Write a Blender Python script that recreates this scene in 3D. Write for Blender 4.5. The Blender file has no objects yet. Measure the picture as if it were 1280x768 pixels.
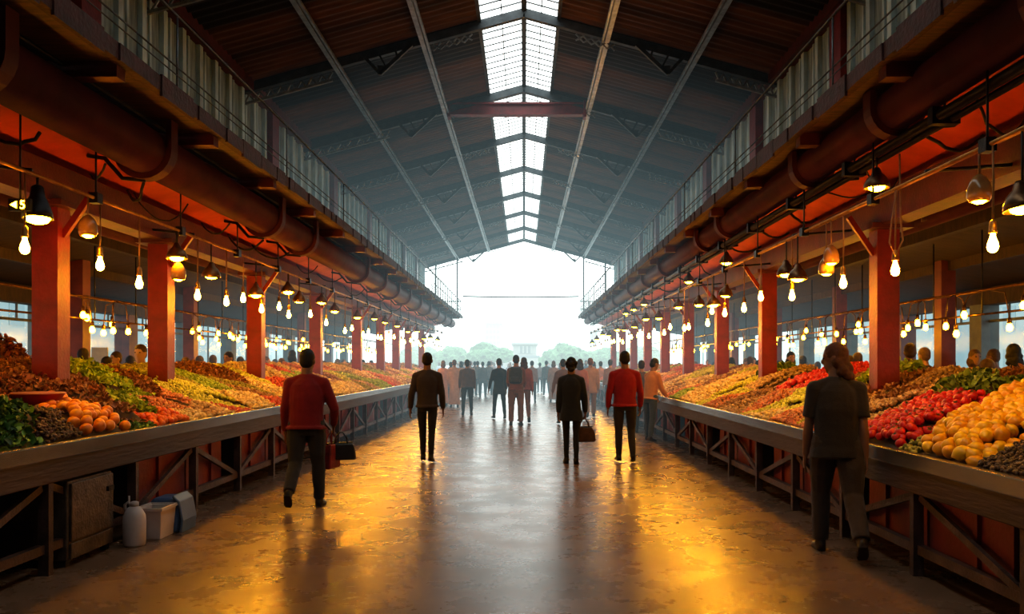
import bpy, math, random
import numpy as np
from mathutils import Vector, Matrix
random.seed(7)
RNG = np.random.default_rng(11)
PI = math.pi
C = bpy.context.scene.collection
F, VX, VY, CAMZ = 1000.0, 655.0, 456.0, 1.6

def P(px, py, d):
    return Vector(((px - VX) * d / F, d, CAMZ - (py - VY) * d / F))

# ------------------------------------------------------------------ materials
def new_mat(name):
    m = bpy.data.materials.new(name); m.use_nodes = True
    nt = m.node_tree
    return m, nt, nt.nodes['Principled BSDF']

def nd(nt, t, **kw):
    n = nt.nodes.new(t)
    for k, v in kw.items():
        if k.startswith('i_'):
            n.inputs[k[2:].replace('_', ' ')].default_value = v
        else:
            setattr(n, k, v)
    return n

def ramp(nt, fac, stops):
    r = nt.nodes.new('ShaderNodeValToRGB')
    el = r.color_ramp.elements
    while len(el) < len(stops): el.new(0.5)
    for e, (p, c) in zip(el, stops):
        e.position = p; e.color = (*c, 1)
    nt.links.new(fac, r.inputs[0])
    return r.outputs[0]

def mat(name, col, rough=.6, metal=0., col2=None, scale=6., bump=0., bscale=None, coat=0., detail=5, stretch=None, spec=.5):
    m, nt, b = new_mat(name)
    tc = nd(nt, 'ShaderNodeTexCoord')
    vec = tc.outputs['Object']
    if stretch:
        mp = nd(nt, 'ShaderNodeMapping'); mp.inputs['Scale'].default_value = stretch
        nt.links.new(vec, mp.inputs[0]); vec = mp.outputs[0]
    if col2 is None: col2 = tuple(c * .6 for c in col)
    n = nd(nt, 'ShaderNodeTexNoise', i_Scale=scale, i_Detail=detail, i_Roughness=.6)
    nt.links.new(vec, n.inputs['Vector'])
    c = ramp(nt, n.outputs['Fac'], [(.35, col2), (.65, col)])
    nt.links.new(c, b.inputs['Base Color'])
    b.inputs['Roughness'].default_value = rough
    b.inputs['Metallic'].default_value = metal
    b.inputs['Coat Weight'].default_value = coat
    b.inputs['Specular IOR Level'].default_value = spec
    if bump:
        n2 = nd(nt, 'ShaderNodeTexNoise', i_Scale=bscale or scale * 4, i_Detail=4.)
        nt.links.new(vec, n2.inputs['Vector'])
        bp = nd(nt, 'ShaderNodeBump', i_Strength=bump, i_Distance=.02)
        nt.links.new(n2.outputs['Fac'], bp.inputs['Height'])
        nt.links.new(bp.outputs[0], b.inputs['Normal'])
    return m

def emit(name, col, s):
    m = bpy.data.materials.new(name); m.use_nodes = True
    nt = m.node_tree; nt.nodes.clear()
    e = nd(nt, 'ShaderNodeEmission'); e.inputs[0].default_value = (*col, 1); e.inputs[1].default_value = s
    o = nd(nt, 'ShaderNodeOutputMaterial'); nt.links.new(e.outputs[0], o.inputs[0])
    return m

def attr_mat(name, rough=.55, sss=0., spec=.4, bump=0., bscale=60):
    m, nt, b = new_mat(name)
    a = nd(nt, 'ShaderNodeAttribute', attribute_name='Col')
    nt.links.new(a.outputs['Color'], b.inputs['Base Color'])
    b.inputs['Roughness'].default_value = rough
    b.inputs['Specular IOR Level'].default_value = spec
    if bump:
        n2 = nd(nt, 'ShaderNodeTexNoise', i_Scale=bscale)
        bp = nd(nt, 'ShaderNodeBump', i_Strength=bump, i_Distance=.01)
        nt.links.new(n2.outputs['Fac'], bp.inputs['Height']); nt.links.new(bp.outputs[0], b.inputs['Normal'])
    return m

def obj_mat(name, rough=.8, var=.35, scale=14., bump=.3, bscale=90., sheen=0., spec=.3):
    """colour comes from the object's own colour; noise gives wear"""
    m, nt, b = new_mat(name)
    oi = nd(nt, 'ShaderNodeObjectInfo')
    tc = nd(nt, 'ShaderNodeTexCoord')
    n = nd(nt, 'ShaderNodeTexNoise', i_Scale=scale, i_Detail=4.)
    nt.links.new(tc.outputs['Object'], n.inputs['Vector'])
    mr = nd(nt, 'ShaderNodeMapRange'); mr.inputs[3].default_value = 1 - var; mr.inputs[4].default_value = 1 + var
    nt.links.new(n.outputs['Fac'], mr.inputs[0])
    mx = nd(nt, 'ShaderNodeVectorMath', operation='SCALE')
    nt.links.new(oi.outputs['Color'], mx.inputs[0]); nt.links.new(mr.outputs[0], mx.inputs['Scale'])
    nt.links.new(mx.outputs[0], b.inputs['Base Color'])
    b.inputs['Roughness'].default_value = rough
    b.inputs['Specular IOR Level'].default_value = spec
    b.inputs['Sheen Weight'].default_value = sheen
    if bump:
        n2 = nd(nt, 'ShaderNodeTexNoise', i_Scale=bscale, i_Detail=2.)
        nt.links.new(tc.outputs['Object'], n2.inputs['Vector'])
        bp = nd(nt, 'ShaderNodeBump', i_Strength=bump, i_Distance=.01)
        nt.links.new(n2.outputs['Fac'], bp.inputs['Height']); nt.links.new(bp.outputs[0], b.inputs['Normal'])
    return m

M = {}
M['red'] = mat('red_paint', (.23, .012, .010), .45, 0, (.12, .008, .007), 3., .25, 30)
M['red_dark'] = mat('dark_red_paint', (.12, .016, .014), .5, 0, (.06, .010, .009), 3., .25, 30)
M['pipe'] = mat('maroon_pipe_paint', (.105, .020, .024), .6, 0, (.065, .012, .014), 2., .12, 20, spec=.25)
M['soffit'] = mat('orange_red_soffit_paint', (.62, .065, .015), .55, 0, (.40, .035, .010), 1.6, .1, 8)
M['panel'] = mat('red_counter_panel', (.26, .030, .032), .55, 0, (.16, .018, .02), 2.5, .2, 25)
M['counter'] = mat('worn_brown_steel', (.12, .062, .045), .5, .2, (.05, .026, .02), 5., .3, 40)
M['apron'] = mat('dark_weathered_timber', (.075, .036, .03), .55, 0, (.035, .017, .014), 4., .4, 30, stretch=(1, .12, 1))
M['lip'] = mat('brushed_steel_edge', (.36, .35, .345), .25, .8, (.18, .17, .17), 4., .05, 40, stretch=(1, .1, 1))
M['brass'] = mat('aged_brass_conduit', (.55, .30, .10), .38, .8, (.30, .15, .05), 6., .1)
M['black_metal'] = mat('black_iron', (.03, .024, .022), .4, .5, (.015, .012, .011), 8., .2)
M['wire'] = mat('black_rubber_cable', (.016, .012, .011), .6)
M['goldwire'] = mat('brown_fabric_cord', (.35, .17, .06), .6)
M['steel'] = mat('galvanised_steel', (.50, .55, .57), .38, .6, (.30, .33, .35), 8., .1)
M['truss'] = mat('dark_grey_steel', (.075, .085, .09), .5, .3, (.04, .045, .05), 4., .2)
M['truss_light'] = mat('pale_lattice_steel', (.34, .38, .39), .5, .3, (.18, .2, .21), 6., .2)
M['rail'] = mat('grey_rail_steel', (.16, .17, .17), .4, .6, (.08, .085, .09), 6.)
M['deck'] = mat('brown_deck_planks', (.13, .055, .024), .6, 0, (.035, .016, .010), 5., .5, 22, stretch=(.5, 5, 1))
M['fascia'] = mat('rusty_red_fascia', (.06, .013, .012), .7, 0, (.03, .010, .009), 7., .6, 25)
M['lean'] = mat('dark_lean_to_boards', (.05, .024, .017), .7, 0, (.022, .012, .009), 3., .4, 16, stretch=(.5, 4, 1))
M['post'] = mat('grey_blue_post_paint', (.13, .145, .15), .55, 0, (.08, .09, .095), 3., .1)
M['red_post'] = mat('dull_red_post_paint', (.16, .032, .028), .5, 0, (.08, .016, .015), 3., .1)
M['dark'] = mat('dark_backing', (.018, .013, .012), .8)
M['bed'] = mat('dark_wood_tray', (.09, .045, .022), .8, 0, (.04, .02, .01), 8.)
M['plastic_white'] = mat('white_plastic', (.62, .52, .47), .4, 0, (.5, .42, .38), 4.)
M['plastic_blue'] = mat('blue_plastic', (.10, .16, .26), .45, 0, (.07, .11, .2), 4.)
M['cabinet'] = mat('tarnished_steel_cabinet', (.16, .11, .075), .5, .4, (.07, .05, .035), 9., .4, 40)
M['bowl'] = mat('red_enamel', (.42, .02, .018), .3, 0, (.3, .014, .012), 4.)
M['bowl_rim'] = mat('pale_rim_enamel', (.5, .2, .15), .35)
M['leather_brown'] = mat('brown_leather', (.085, .038, .024), .45, 0, (.04, .018, .012), 10., .3)
M['leather_red'] = mat('red_leather', (.28, .025, .03), .42, 0, (.16, .014, .018), 10., .3)
M['leather_black'] = mat('black_leather', (.025, .022, .021), .45, 0, (.014, .012, .012), 10., .3)
M['bulb'] = emit('lit_bulb_glass', (1., .385, .02), 235.)
M['bulb_small'] = emit('lit_small_bulb_glass', (1., .44, .009), 70.)
M['flood'] = emit('lit_lamp_face', (1., .50, .007), 115.)
M['warmglass'] = mat('amber_lamp_glass', (.45, .22, .07), .15, .0, (.3, .13, .04), 8.)
M['shade'] = mat('bronze_lamp_shade', (.22, .11, .045), .35, .7, (.1, .05, .02), 8.)
M['cloth'] = obj_mat('woven_cloth', .85, .3, 9., .35, 120., .15)
M['skin'] = obj_mat('skin', .55, .12, 10., .08, 80., 0)
M['hair'] = obj_mat('hair', .6, .5, 30., .5, 160., 0)
M['leatherobj'] = obj_mat('shoe_leather', .45, .3, 14., .2, 60.)
M['produce'] = attr_mat('fresh_produce', .5, bump=.15)
M['leaf'] = attr_mat('leaf_greens', .5)
M['fruitskin'] = obj_mat('fruit_skin', .36, .14, 7., .12, 140., 0, .5)
M['stem'] = mat('green_stem', (.06, .12, .02), .6)
M['tree'] = mat('tree_leaves', (.075, .17, .07), .8, 0, (.022, .07, .028), 1.2)
M['bark'] = mat('tree_bark', (.1, .075, .055), .9)
M['bld_white'] = mat('pale_plaster', (.24, .245, .23), .8, 0, (.20, .205, .195), .3)
M['bld_blue'] = mat('blue_grey_plaster', (.12, .15, .165), .8, 0, (.09, .115, .13), .3)
M['bld_glass'] = mat('dull_window_glass', (.06, .085, .095), .35, 0, (.045, .06, .07), .5)
M['hill'] = mat('hazy_hill_green', (.07, .10, .085), .9, 0, (.05, .08, .06), .05)
M['plaza'] = mat('pale_plaza_paving', (.25, .25, .24), .6, 0, (.19, .19, .185), .4, .1)
M['stone'] = mat('pale_sign_board', (.45, .43, .40), .7, 0, (.36, .34, .32), 5.)

# corrugated roof with brown and black bands
def roof_mat():
    m, nt, b = new_mat('corrugated_roof_sheet')
    tc = nd(nt, 'ShaderNodeTexCoord')
    sep = nd(nt, 'ShaderNodeSeparateXYZ'); nt.links.new(tc.outputs['Object'], sep.inputs[0])
    a = nd(nt, 'ShaderNodeMath', operation='MULTIPLY_ADD'); a.inputs[1].default_value = .25; a.inputs[2].default_value = .15
    nt.links.new(sep.outputs['Y'], a.inputs[0])
    fr = nd(nt, 'ShaderNodeMath', operation='FRACT'); nt.links.new(a.outputs[0], fr.inputs[0])
    c = ramp(nt, fr.outputs[0], [(.0, (.017, .015, .015)), (.40, (.020, .017, .016)), (.46, (.17, .080, .045)), (.66, (.12, .058, .036)), (.70, (.05, .026, .020)), (.78, (.13, .062, .038)), (.96, (.16, .075, .042)), (1., (.02, .016, .015))])
    n = nd(nt, 'ShaderNodeTexNoise', i_Scale=2.5, i_Detail=6.)
    mp = nd(nt, 'ShaderNodeMapping'); mp.inputs['Scale'].default_value = (.5, 4, .5)
    nt.links.new(tc.outputs['Object'], mp.inputs[0]); nt.links.new(mp.outputs[0], n.inputs['Vector'])
    k = ramp(nt, n.outputs['Fac'], [(.3, (.45, .45, .45)), (.7, (1.15, 1.1, 1.05))])
    mx = nd(nt, 'ShaderNodeMix', data_type='RGBA', blend_type='MULTIPLY'); mx.inputs[0].default_value = 1
    nt.links.new(c, mx.inputs[6]); nt.links.new(k, mx.inputs[7])
    nt.links.new(mx.outputs[2], b.inputs['Base Color'])
    b.inputs['Roughness'].default_value = .5
    b.inputs['Metallic'].default_value = .15
    return m
M['roof'] = roof_mat()

def wall_mat():
    m, nt, b = new_mat('weathered_wall_sheet')
    tc = nd(nt, 'ShaderNodeTexCoord')
    n = nd(nt, 'ShaderNodeTexNoise', i_Scale=3., i_Detail=6.)
    mp = nd(nt, 'ShaderNodeMapping'); mp.inputs['Scale'].default_value = (1, 5, .5)
    nt.links.new(tc.outputs['Object'], mp.inputs[0]); nt.links.new(mp.outputs[0], n.inputs['Vector'])
    c = ramp(nt, n.outputs['Fac'], [(.25, (.10, .15, .17)), (.5, (.27, .38, .42)), (.75, (.42, .56, .60))])
    nt.links.new(c, b.inputs['Base Color']); b.inputs['Roughness'].default_value = .55
    return m
M['wall'] = wall_mat()
M['rib'] = mat('pale_wall_rib', (.62, .82, .88), .5, .1, (.34, .45, .48), 4., .2, stretch=(1, 1, .3))

def floor_mat():
    m, nt, b = new_mat('wet_polished_concrete')
    tc = nd(nt, 'ShaderNodeTexCoord')
    n = nd(nt, 'ShaderNodeTexNoise', i_Scale=.9, i_Detail=8., i_Roughness=.62)
    nt.links.new(tc.outputs['Object'], n.inputs['Vector'])
    c = ramp(nt, n.outputs['Fac'], [(.3, (.11, .062, .036)), (.55, (.20, .112, .064)), (.75, (.27, .155, .09))])
    nt.links.new(c, b.inputs['Base Color'])
    n2 = nd(nt, 'ShaderNodeTexNoise', i_Scale=2.2, i_Detail=7., i_Roughness=.65)
    nt.links.new(tc.outputs['Object'], n2.inputs['Vector'])
    r = nd(nt, 'ShaderNodeMapRange'); r.inputs[1].default_value = .3; r.inputs[2].default_value = .72
    r.inputs[3].default_value = .23; r.inputs[4].default_value = .33
    nt.links.new(n2.outputs['Fac'], r.inputs[0]); nt.links.new(r.outputs[0], b.inputs['Roughness'])
    b.inputs['Specular IOR Level'].default_value = .5; b.inputs['IOR'].default_value = 1.47
    # shallow worn pits, wider across than along, and a fine grain
    mp = nd(nt, 'ShaderNodeMapping'); mp.inputs['Scale'].default_value = (.55, 1.5, 1)
    nt.links.new(tc.outputs['Object'], mp.inputs[0])
    n3 = nd(nt, 'ShaderNodeTexNoise', i_Scale=5.5, i_Detail=6., i_Roughness=.6)
    nt.links.new(mp.outputs[0], n3.inputs['Vector'])
    pit = nd(nt, 'ShaderNodeMapRange'); pit.inputs[1].default_value = .27; pit.inputs[2].default_value = .34
    nt.links.new(n3.outputs['Fac'], pit.inputs[0])
    bp = nd(nt, 'ShaderNodeBump', i_Strength=.12, i_Distance=.006); nt.links.new(pit.outputs[0], bp.inputs['Height'])
    n4 = nd(nt, 'ShaderNodeTexNoise', i_Scale=26., i_Detail=4.); nt.links.new(tc.outputs['Object'], n4.inputs['Vector'])
    bp2 = nd(nt, 'ShaderNodeBump', i_Strength=.035, i_Distance=.006); nt.links.new(n4.outputs['Fac'], bp2.inputs['Height'])
    nt.links.new(bp.outputs[0], bp2.inputs['Normal'])
    nt.links.new(bp2.outputs[0], b.inputs['Normal'])
    return m
M['floor'] = floor_mat()

def pane_mat(name, tint, gloss=.06):
    m = bpy.data.materials.new(name); m.use_nodes = True
    nt = m.node_tree; nt.nodes.clear()
    t = nd(nt, 'ShaderNodeBsdfTransparent'); t.inputs[0].default_value = (*tint, 1)
    g = nd(nt, 'ShaderNodeBsdfGlossy'); g.inputs['Roughness'].default_value = .15
    mx = nd(nt, 'ShaderNodeMixShader'); mx.inputs[0].default_value = gloss
    o = nd(nt, 'ShaderNodeOutputMaterial')
    nt.links.new(t.outputs[0], mx.inputs[1]); nt.links.new(g.outputs[0], mx.inputs[2]); nt.links.new(mx.outputs[0], o.inputs[0])
    return m
M['pane'] = pane_mat('blue_tinted_glass', (.80, .93, .96))
M['skyglass'] = pane_mat('clear_roof_glass', (.97, .99, .98), .03)

def haze_mat(name, sigma, rad):
    m = bpy.data.materials.new(name); m.use_nodes = True
    nt = m.node_tree; nt.nodes.clear()
    a = nd(nt, 'ShaderNodeVolumeAbsorption'); a.inputs[0].default_value = (0, 0, 0, 1); a.inputs[1].default_value = sigma
    e = nd(nt, 'ShaderNodeEmission'); e.inputs[0].default_value = (*rad, 1); e.inputs[1].default_value = sigma
    s = nd(nt, 'ShaderNodeAddShader'); o = nd(nt, 'ShaderNodeOutputMaterial')
    nt.links.new(a.outputs[0], s.inputs[0]); nt.links.new(e.outputs[0], s.inputs[1]); nt.links.new(s.outputs[0], o.inputs['Volume'])
    return m

# ------------------------------------------------------------------ mesh builder
class MB:
    def __init__(s): s.v = []; s.f = []; s.m = []; s.sm = []
    def add(s, vs, fs, mi=0, smooth=False):
        o = len(s.v); s.v += [tuple(v) for v in vs]
        for f in fs: s.f.append(tuple(i + o for i in f)); s.m.append(mi); s.sm.append(smooth)
        return s
    def box(s, x0, x1, y0, y1, z0, z1, mi=0):
        vs = [(x, y, z) for z in (z0, z1) for y in (y0, y1) for x in (x0, x1)]
        return s.add(vs, [(0, 2, 3, 1), (4, 5, 7, 6), (0, 1, 5, 4), (2, 6, 7, 3), (0, 4, 6, 2), (1, 3, 7, 5)], mi)
    def bar(s, a, b, w, h, mi=0, up=(0, 0, 1)):
        a, b = Vector(a), Vector(b); d = (b - a).normalized(); up = Vector(up)
        if abs(d.dot(up)) > .98: up = Vector((0, 1, 0))
        r = d.cross(up).normalized(); u = r.cross(d)
        vs = [p + r * (i * w / 2) + u * (j * h / 2) for p in (a, b) for j in (-1, 1) for i in (-1, 1)]
        return s.add(vs, [(0, 1, 3, 2), (4, 6, 7, 5), (0, 4, 5, 1), (2, 3, 7, 6), (0, 2, 6, 4), (1, 5, 7, 3)], mi)
    def tube(s, pts, r, n=8, mi=0, cap=True):
        pts = [Vector(p) for p in pts]; rings = []; prev = None
        for i, p in enumerate(pts):
            d = (pts[min(i + 1, len(pts) - 1)] - pts[max(i - 1, 0)]).normalized()
            if prev is None:
                up = Vector((0, 0, 1)) if abs(d.z) < .9 else Vector((1, 0, 0))
                prev = d.cross(up).normalized()
            rr = (prev - d * prev.dot(d)).normalized(); prev = rr; u = d.cross(rr)
            ri = r[i] if isinstance(r, (list, tuple)) else r
            rings.append([p + rr * (math.cos(2 * PI * k / n) * ri) + u * (math.sin(2 * PI * k / n) * ri) for k in range(n)])
        vs = [v for q in rings for v in q]; fs = []
        for i in range(len(pts) - 1):
            for k in range(n):
                k2 = (k + 1) % n
                fs.append((i * n + k, i * n + k2, (i + 1) * n + k2, (i + 1) * n + k))
        if cap: fs += [tuple(reversed(range(n))), tuple(range((len(pts) - 1) * n, len(pts) * n))]
        return s.add(vs, fs, mi, True)
    def lathe(s, prof, c=(0, 0, 0), n=16, mi=0, sx=1, sy=1):
        vs = []; fs = []; c = Vector(c)
        for r, z in prof:
            for k in range(n):
                vs.append(c + Vector((math.cos(2 * PI * k / n) * r * sx, math.sin(2 * PI * k / n) * r * sy, z)))
        for i in range(len(prof) - 1):
            for k in range(n):
                k2 = (k + 1) % n
                fs.append((i * n + k, i * n + k2, (i + 1) * n + k2, (i + 1) * n + k))
        if prof[0][0] > 0: fs.append(tuple(reversed(range(n))))
        if prof[-1][0] > 0: fs.append(tuple(range((len(prof) - 1) * n, len(prof) * n)))
        return s.add(vs, fs, mi, True)
    def prism(s, poly, axis, a, b, mi=0):
        """extrude polygon (u,v) along axis 0/1/2 from a to b"""
        n = len(poly); vs = []
        for t in (a, b):
            for u, v in poly:
                vs.append((t, u, v) if axis == 0 else (u, t, v) if axis == 1 else (u, v, t))
        fs = [tuple(range(n)), tuple(reversed(range(n, 2 * n)))]
        for k in range(n): k2 = (k + 1) % n; fs.append((k, k + n, k2 + n, k2))
        return s.add(vs, fs, mi)
    def ball(s, c, r, n=10, m=6, mi=0):
        rx, ry, rz = r if isinstance(r, (tuple, list)) else (r, r, r)
        prof = [(math.sin(PI * i / m), -math.cos(PI * i / m)) for i in range(m + 1)]
        vs = [(c[0], c[1], c[2] - rz)]; fs = []
        for i in range(1, m):
            for k in range(n):
                vs.append((c[0] + math.cos(2 * PI * k / n) * prof[i][0] * rx, c[1] + math.sin(2 * PI * k / n) * prof[i][0] * ry, c[2] + prof[i][1] * rz))
        vs.append((c[0], c[1], c[2] + rz)); L = len(vs) - 1
        for k in range(n):
            k2 = (k + 1) % n
            fs.append((0, 1 + k2, 1 + k)); fs.append((L, L - n + k, L - n + k2))
            for i in range(m - 2): fs.append((1 + i * n + k, 1 + i * n + k2, 1 + (i + 1) * n + k2, 1 + (i + 1) * n + k))
        return s.add(vs, fs, mi, True)
    def mesh(s, name):
        me = bpy.data.meshes.new(name); me.from_pydata(s.v, [], s.f)
        me.polygons.foreach_set('material_index', s.m); me.polygons.foreach_set('use_smooth', s.sm)
        me.update(); return me
    def build(s, name, mats, parent=None, loc=None):
        me = s.mesh(name)
        for m_ in (mats if isinstance(mats, (list, tuple)) else [mats]): me.materials.append(M[m_] if isinstance(m_, str) else m_)
        return link(name, me, parent, loc)

def link(name, me, parent=None, loc=None):
    o = bpy.data.objects.new(name, me); C.objects.link(o)
    if parent: o.parent = parent
    if loc is not None: o.location = loc
    return o

def tag(o, label=None, cat=None, group=None, kind=None):
    if label: o['label'] = label
    if cat: o['category'] = cat
    if group: o['group'] = group
    if kind: o['kind'] = kind
    return o

def empty(name, loc, label, cat, group=None, kind=None, rz=0.):
    o = bpy.data.objects.new(name, None); C.objects.link(o); o.location = loc; o.rotation_euler.z = rz
    o.empty_display_size = .1
    return tag(o, label, cat, group, kind)

def dup(o, parent=None, loc=None):
    c = o.copy(); C.objects.link(c)
    if parent: c.parent = parent
    if loc is not None: c.location = loc
    for ch in list(o.children): dup(ch, c)
    return c

def bevel(o, w=.01, seg=2):
    b = o.modifiers.new('bevel', 'BEVEL'); b.width = w; b.segments = seg; b.limit_method = 'ANGLE'
    return o

def mesh_np(name, V, Fc, m, col=None, smooth=True):
    """V (n,3), Fc (k,q) equal-sized faces, col (n,3)"""
    me = bpy.data.meshes.new(name)
    n, k, q = len(V), len(Fc), Fc.shape[1]
    me.vertices.add(n); me.vertices.foreach_set('co', np.asarray(V, np.float32).ravel())
    me.loops.add(k * q); me.loops.foreach_set('vertex_index', Fc.astype(np.int32).ravel())
    me.polygons.add(k); me.polygons.foreach_set('loop_start', np.arange(0, k * q, q, dtype=np.int32))
    try: me.polygons.foreach_set('loop_total', np.full(k, q, np.int32))
    except Exception: pass
    me.polygons.foreach_set('use_smooth', np.full(k, smooth))
    if col is not None:
        a = me.color_attributes.new('Col', 'FLOAT_COLOR', 'POINT')
        a.data.foreach_set('color', np.concatenate([col, np.ones((n, 1))], 1).astype(np.float32).ravel())
    me.materials.append(m); me.update(calc_edges=True); me.validate()
    return me

# ------------------------------------------------------------------ world, camera
W = bpy.data.worlds.new('World'); bpy.context.scene.world = W; W.use_nodes = True
nt = W.node_tree; bg = nt.nodes['Background']
tc = nd(nt, 'ShaderNodeTexCoord'); sp = nd(nt, 'ShaderNodeSeparateXYZ'); nt.links.new(tc.outputs['Generated'], sp.inputs[0])
wr = ramp(nt, sp.outputs['Z'], [(.0, (.74, .86, .84)), (.10, (.93, .97, .93)), (.22, (1., .985, .94)), (.6, (.86, .95, .98))])
nt.links.new(wr, bg.inputs[0]); bg.inputs[1].default_value = 4.0

cam = bpy.data.cameras.new('camera'); cam.sensor_width = 36; cam.lens = F / 1280 * 36
cam.shift_x = -(VX - 640) / 1280; cam.shift_y = (VY - 384) / 1280
cam.clip_end = 2000
co = bpy.data.objects.new('camera', cam); C.objects.link(co); co.location = (0, 0, CAMZ); co.rotation_euler = (PI / 2, 0, 0)
bpy.context.scene.camera = co

sc = bpy.context.scene
sc.view_settings.view_transform = 'Standard'
sc.view_settings.look = 'Medium High Contrast'
sc.view_settings.exposure = 0.
try:
    sc.cycles.use_light_tree = True
    sc.cycles.use_denoising = True
    sc.cycles.max_bounces = 6; sc.cycles.diffuse_bounces = 3; sc.cycles.glossy_bounces = 3; sc.cycles.transparent_max_bounces = 12
    sc.cycles.sample_clamp_indirect = 6.
except Exception: pass

Y0, Y1 = -4., 44.
# key lines of the hall, metres
SIDE = {  # s: deck edge, wall, eave, lip, back, column, outer wall, lamp row, pipe (x, z, r)
    -1: dict(deck=3.3, wall=5.4, lip=3.60, back=5.65, col=4.80, outer=9.2, lamp=4.12, pipe=(3.88, 3.79, .235), name='left', zlip=.97, slope=.28, bed=3.635),
    1: dict(deck=2.93, wall=4.9, lip=2.95, back=5.0, col=4.25, outer=8.8, lamp=3.36, pipe=(3.38, 3.92, .19), name='right', zlip=.90, slope=.29, bed=2.985)}
RIDGE = 8.46; RSL = .272
def roof_z(x): return RIDGE - RSL * abs(x)

# ------------------------------------------------------------------ floor, ground
o = MB().add([(-14, Y0, 0), (14, Y0, 0), (14, Y1 + .6, 0), (-14, Y1 + .6, 0)], [(0, 1, 2, 3)]).build('floor', 'floor'); tag(o, 'wet polished brown concrete floor', None, None, 'structure')
o = MB().add([(-300, -20, -.03), (300, -20, -.03), (300, 500, -.03), (-300, 500, -.03)], [(0, 1, 2, 3)]).build('ground', 'plaza'); tag(o, 'pale paved square beyond the hall', None, None, 'structure')

# ------------------------------------------------------------------ main roof
def sky_gap(s): return .86 if s < 0 else .67
b = MB()
per, amp = .21, .026
ys = np.arange(Y0, Y1 + .01, per / 6)
for s in (-1, 1):
    xe = SIDE[s]['wall'] + .35; xi = sky_gap(s)
    xs = [xi, xe]
    vs = []; fs = []
    for y in ys:
        w = amp * math.sin(2 * PI * y / per)
        for x in xs: vs.append((s * x, y, roof_z(x) + w))
    for i in range(len(ys) - 1):
        f = (2 * i, 2 * i + 1, 2 * i + 3, 2 * i + 2); fs.append(f if s < 0 else f[::-1])
    b.add(vs, fs, 0, True)
o = b.build('ceiling', 'roof'); tag(o, 'dark corrugated pitched roof with brown bands', None, None, 'structure')

# skylight strip: one glazed bay between two rafters each
raf = [-.6, 3.4, 7.4, 11.4, 15.4, 19.6, 23.6, 27.6, 31.6, 35.6, 39.6, 43.4]
for i in range(len(raf) - 1):
    ya, yb = raf[i], raf[i + 1]
    root = empty('window_%d' % (i + 1), (0, (ya + yb) / 2, RIDGE), 'glazed roof skylight bay %d from the near end of the ridge' % (i + 1), None, 'ridge skylight bays', 'structure')
    b = MB(); g = MB(); cy = (ya + yb) / 2
    for s in (-1, 1):
        xg = sky_gap(s); zg = roof_z(xg) - RIDGE
        b.bar((s * xg, ya - cy, zg), (s * xg, yb - cy, zg), .07, .10)
        n = 13
        for k in range(n + 1):
            y = ya + (yb - ya) * k / n - cy
            b.bar((0, y, 0), (s * xg, y, zg), .034, .016)
        b.bar((s * xg * .5, ya - cy, zg * .5), (s * xg * .5, yb - cy, zg * .5), .02, .02)
        f = (0, 1, 2, 3) if s < 0 else (3, 2, 1, 0)
        g.add([(0, ya - cy, .03), (s * xg, ya - cy, zg + .03), (s * xg, yb - cy, zg + .03), (0, yb - cy, .03)], [f])
    b.bar((0, ya - cy, 0), (0, yb - cy, 0), .10, .12)
    b.build('frame', 'truss', root); g.build('pane', 'skyglass', root)

# rafters
for i, y in enumerate(raf[2:]):
    root = empty('roof_truss', (0, y, RIDGE), 'dark steel chevron roof truss %s under the corrugated roof' % ['over the near stalls', 'second from the near end', 'third from the near end', 'above the red tie beam', 'first beyond the red tie beam', 'second beyond the red tie beam', 'third beyond the red tie beam', 'fourth beyond the red tie beam', 'last but one before the open end', 'at the open end'][i], 'roof truss', 'roof trusses', 'structure')
    t = MB(); l = MB()
    for s in (-1, 1):
        xe = SIDE[s]['wall'] + .3
        a = Vector((0, 0, -.10)); e = Vector((s * xe, 0, roof_z(xe) - RIDGE - .10))
        t.bar(a, e, .11, .16)
        # light lattice under the outer half
        x0 = 3.3 if i % 2 else 3.7
        p0 = Vector((s * x0, .05, roof_z(x0) - RIDGE - .2)); p1 = Vector((s * xe, .05, roof_z(xe) - RIDGE - .2))
        l.bar(p0 - Vector((0, 0, .16)), p1 - Vector((0, 0, .16)), .05, .045)
        n = 10
        for k in range(n):
            q0 = p0.lerp(p1, k / n); q1 = p0.lerp(p1, (k + .5) / n); q2 = p0.lerp(p1, (k + 1) / n)
            l.bar(q0, q1 - Vector((0, 0, .16)), .03, .03); l.bar(q1 - Vector((0, 0, .16)), q2, .03, .03)
        # short lattice near the ridge
        p0 = Vector((s * 1.0, .05, roof_z(1.0) - RIDGE - .2)); p1 = Vector((s * 1.75, .05, roof_z(1.75) - RIDGE - .2))
        for k in range(5):
            q0 = p0.lerp(p1, k / 5); q1 = p0.lerp(p1, (k + 1) / 5)
            l.bar(q0, q1 - Vector((0, 0, .12)), .025, .025); l.bar(q0 - Vector((0, 0, .12)), q1, .025, .025)
        # hanging V bracket between the purlins
        xa, xb, xt = 2.15, 3.05, 2.75
        pa = Vector((s * xa, -.1, roof_z(xa) - RIDGE - .15)); pb = Vector((s * xb, -.1, roof_z(xb) - RIDGE - .15)); pt = Vector((s * xt, -.1, roof_z(xt) - RIDGE - .55))
        t.bar(pa, pt, .06, .07); t.bar(pb, pt, .05, .06)
        for k in (.35, .7): t.bar(pa.lerp(pb, k), pa.lerp(pt, k + .1), .035, .035)
        t.prism([(pt.x, pt.z - .03), (pt.x - s * .13, pt.z + .14), (pt.x + s * .06, pt.z + .16)], 1, -.13, -.07)
    t.build('chord', 'truss', root); l.build('lattice', 'truss_light', root)
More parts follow.
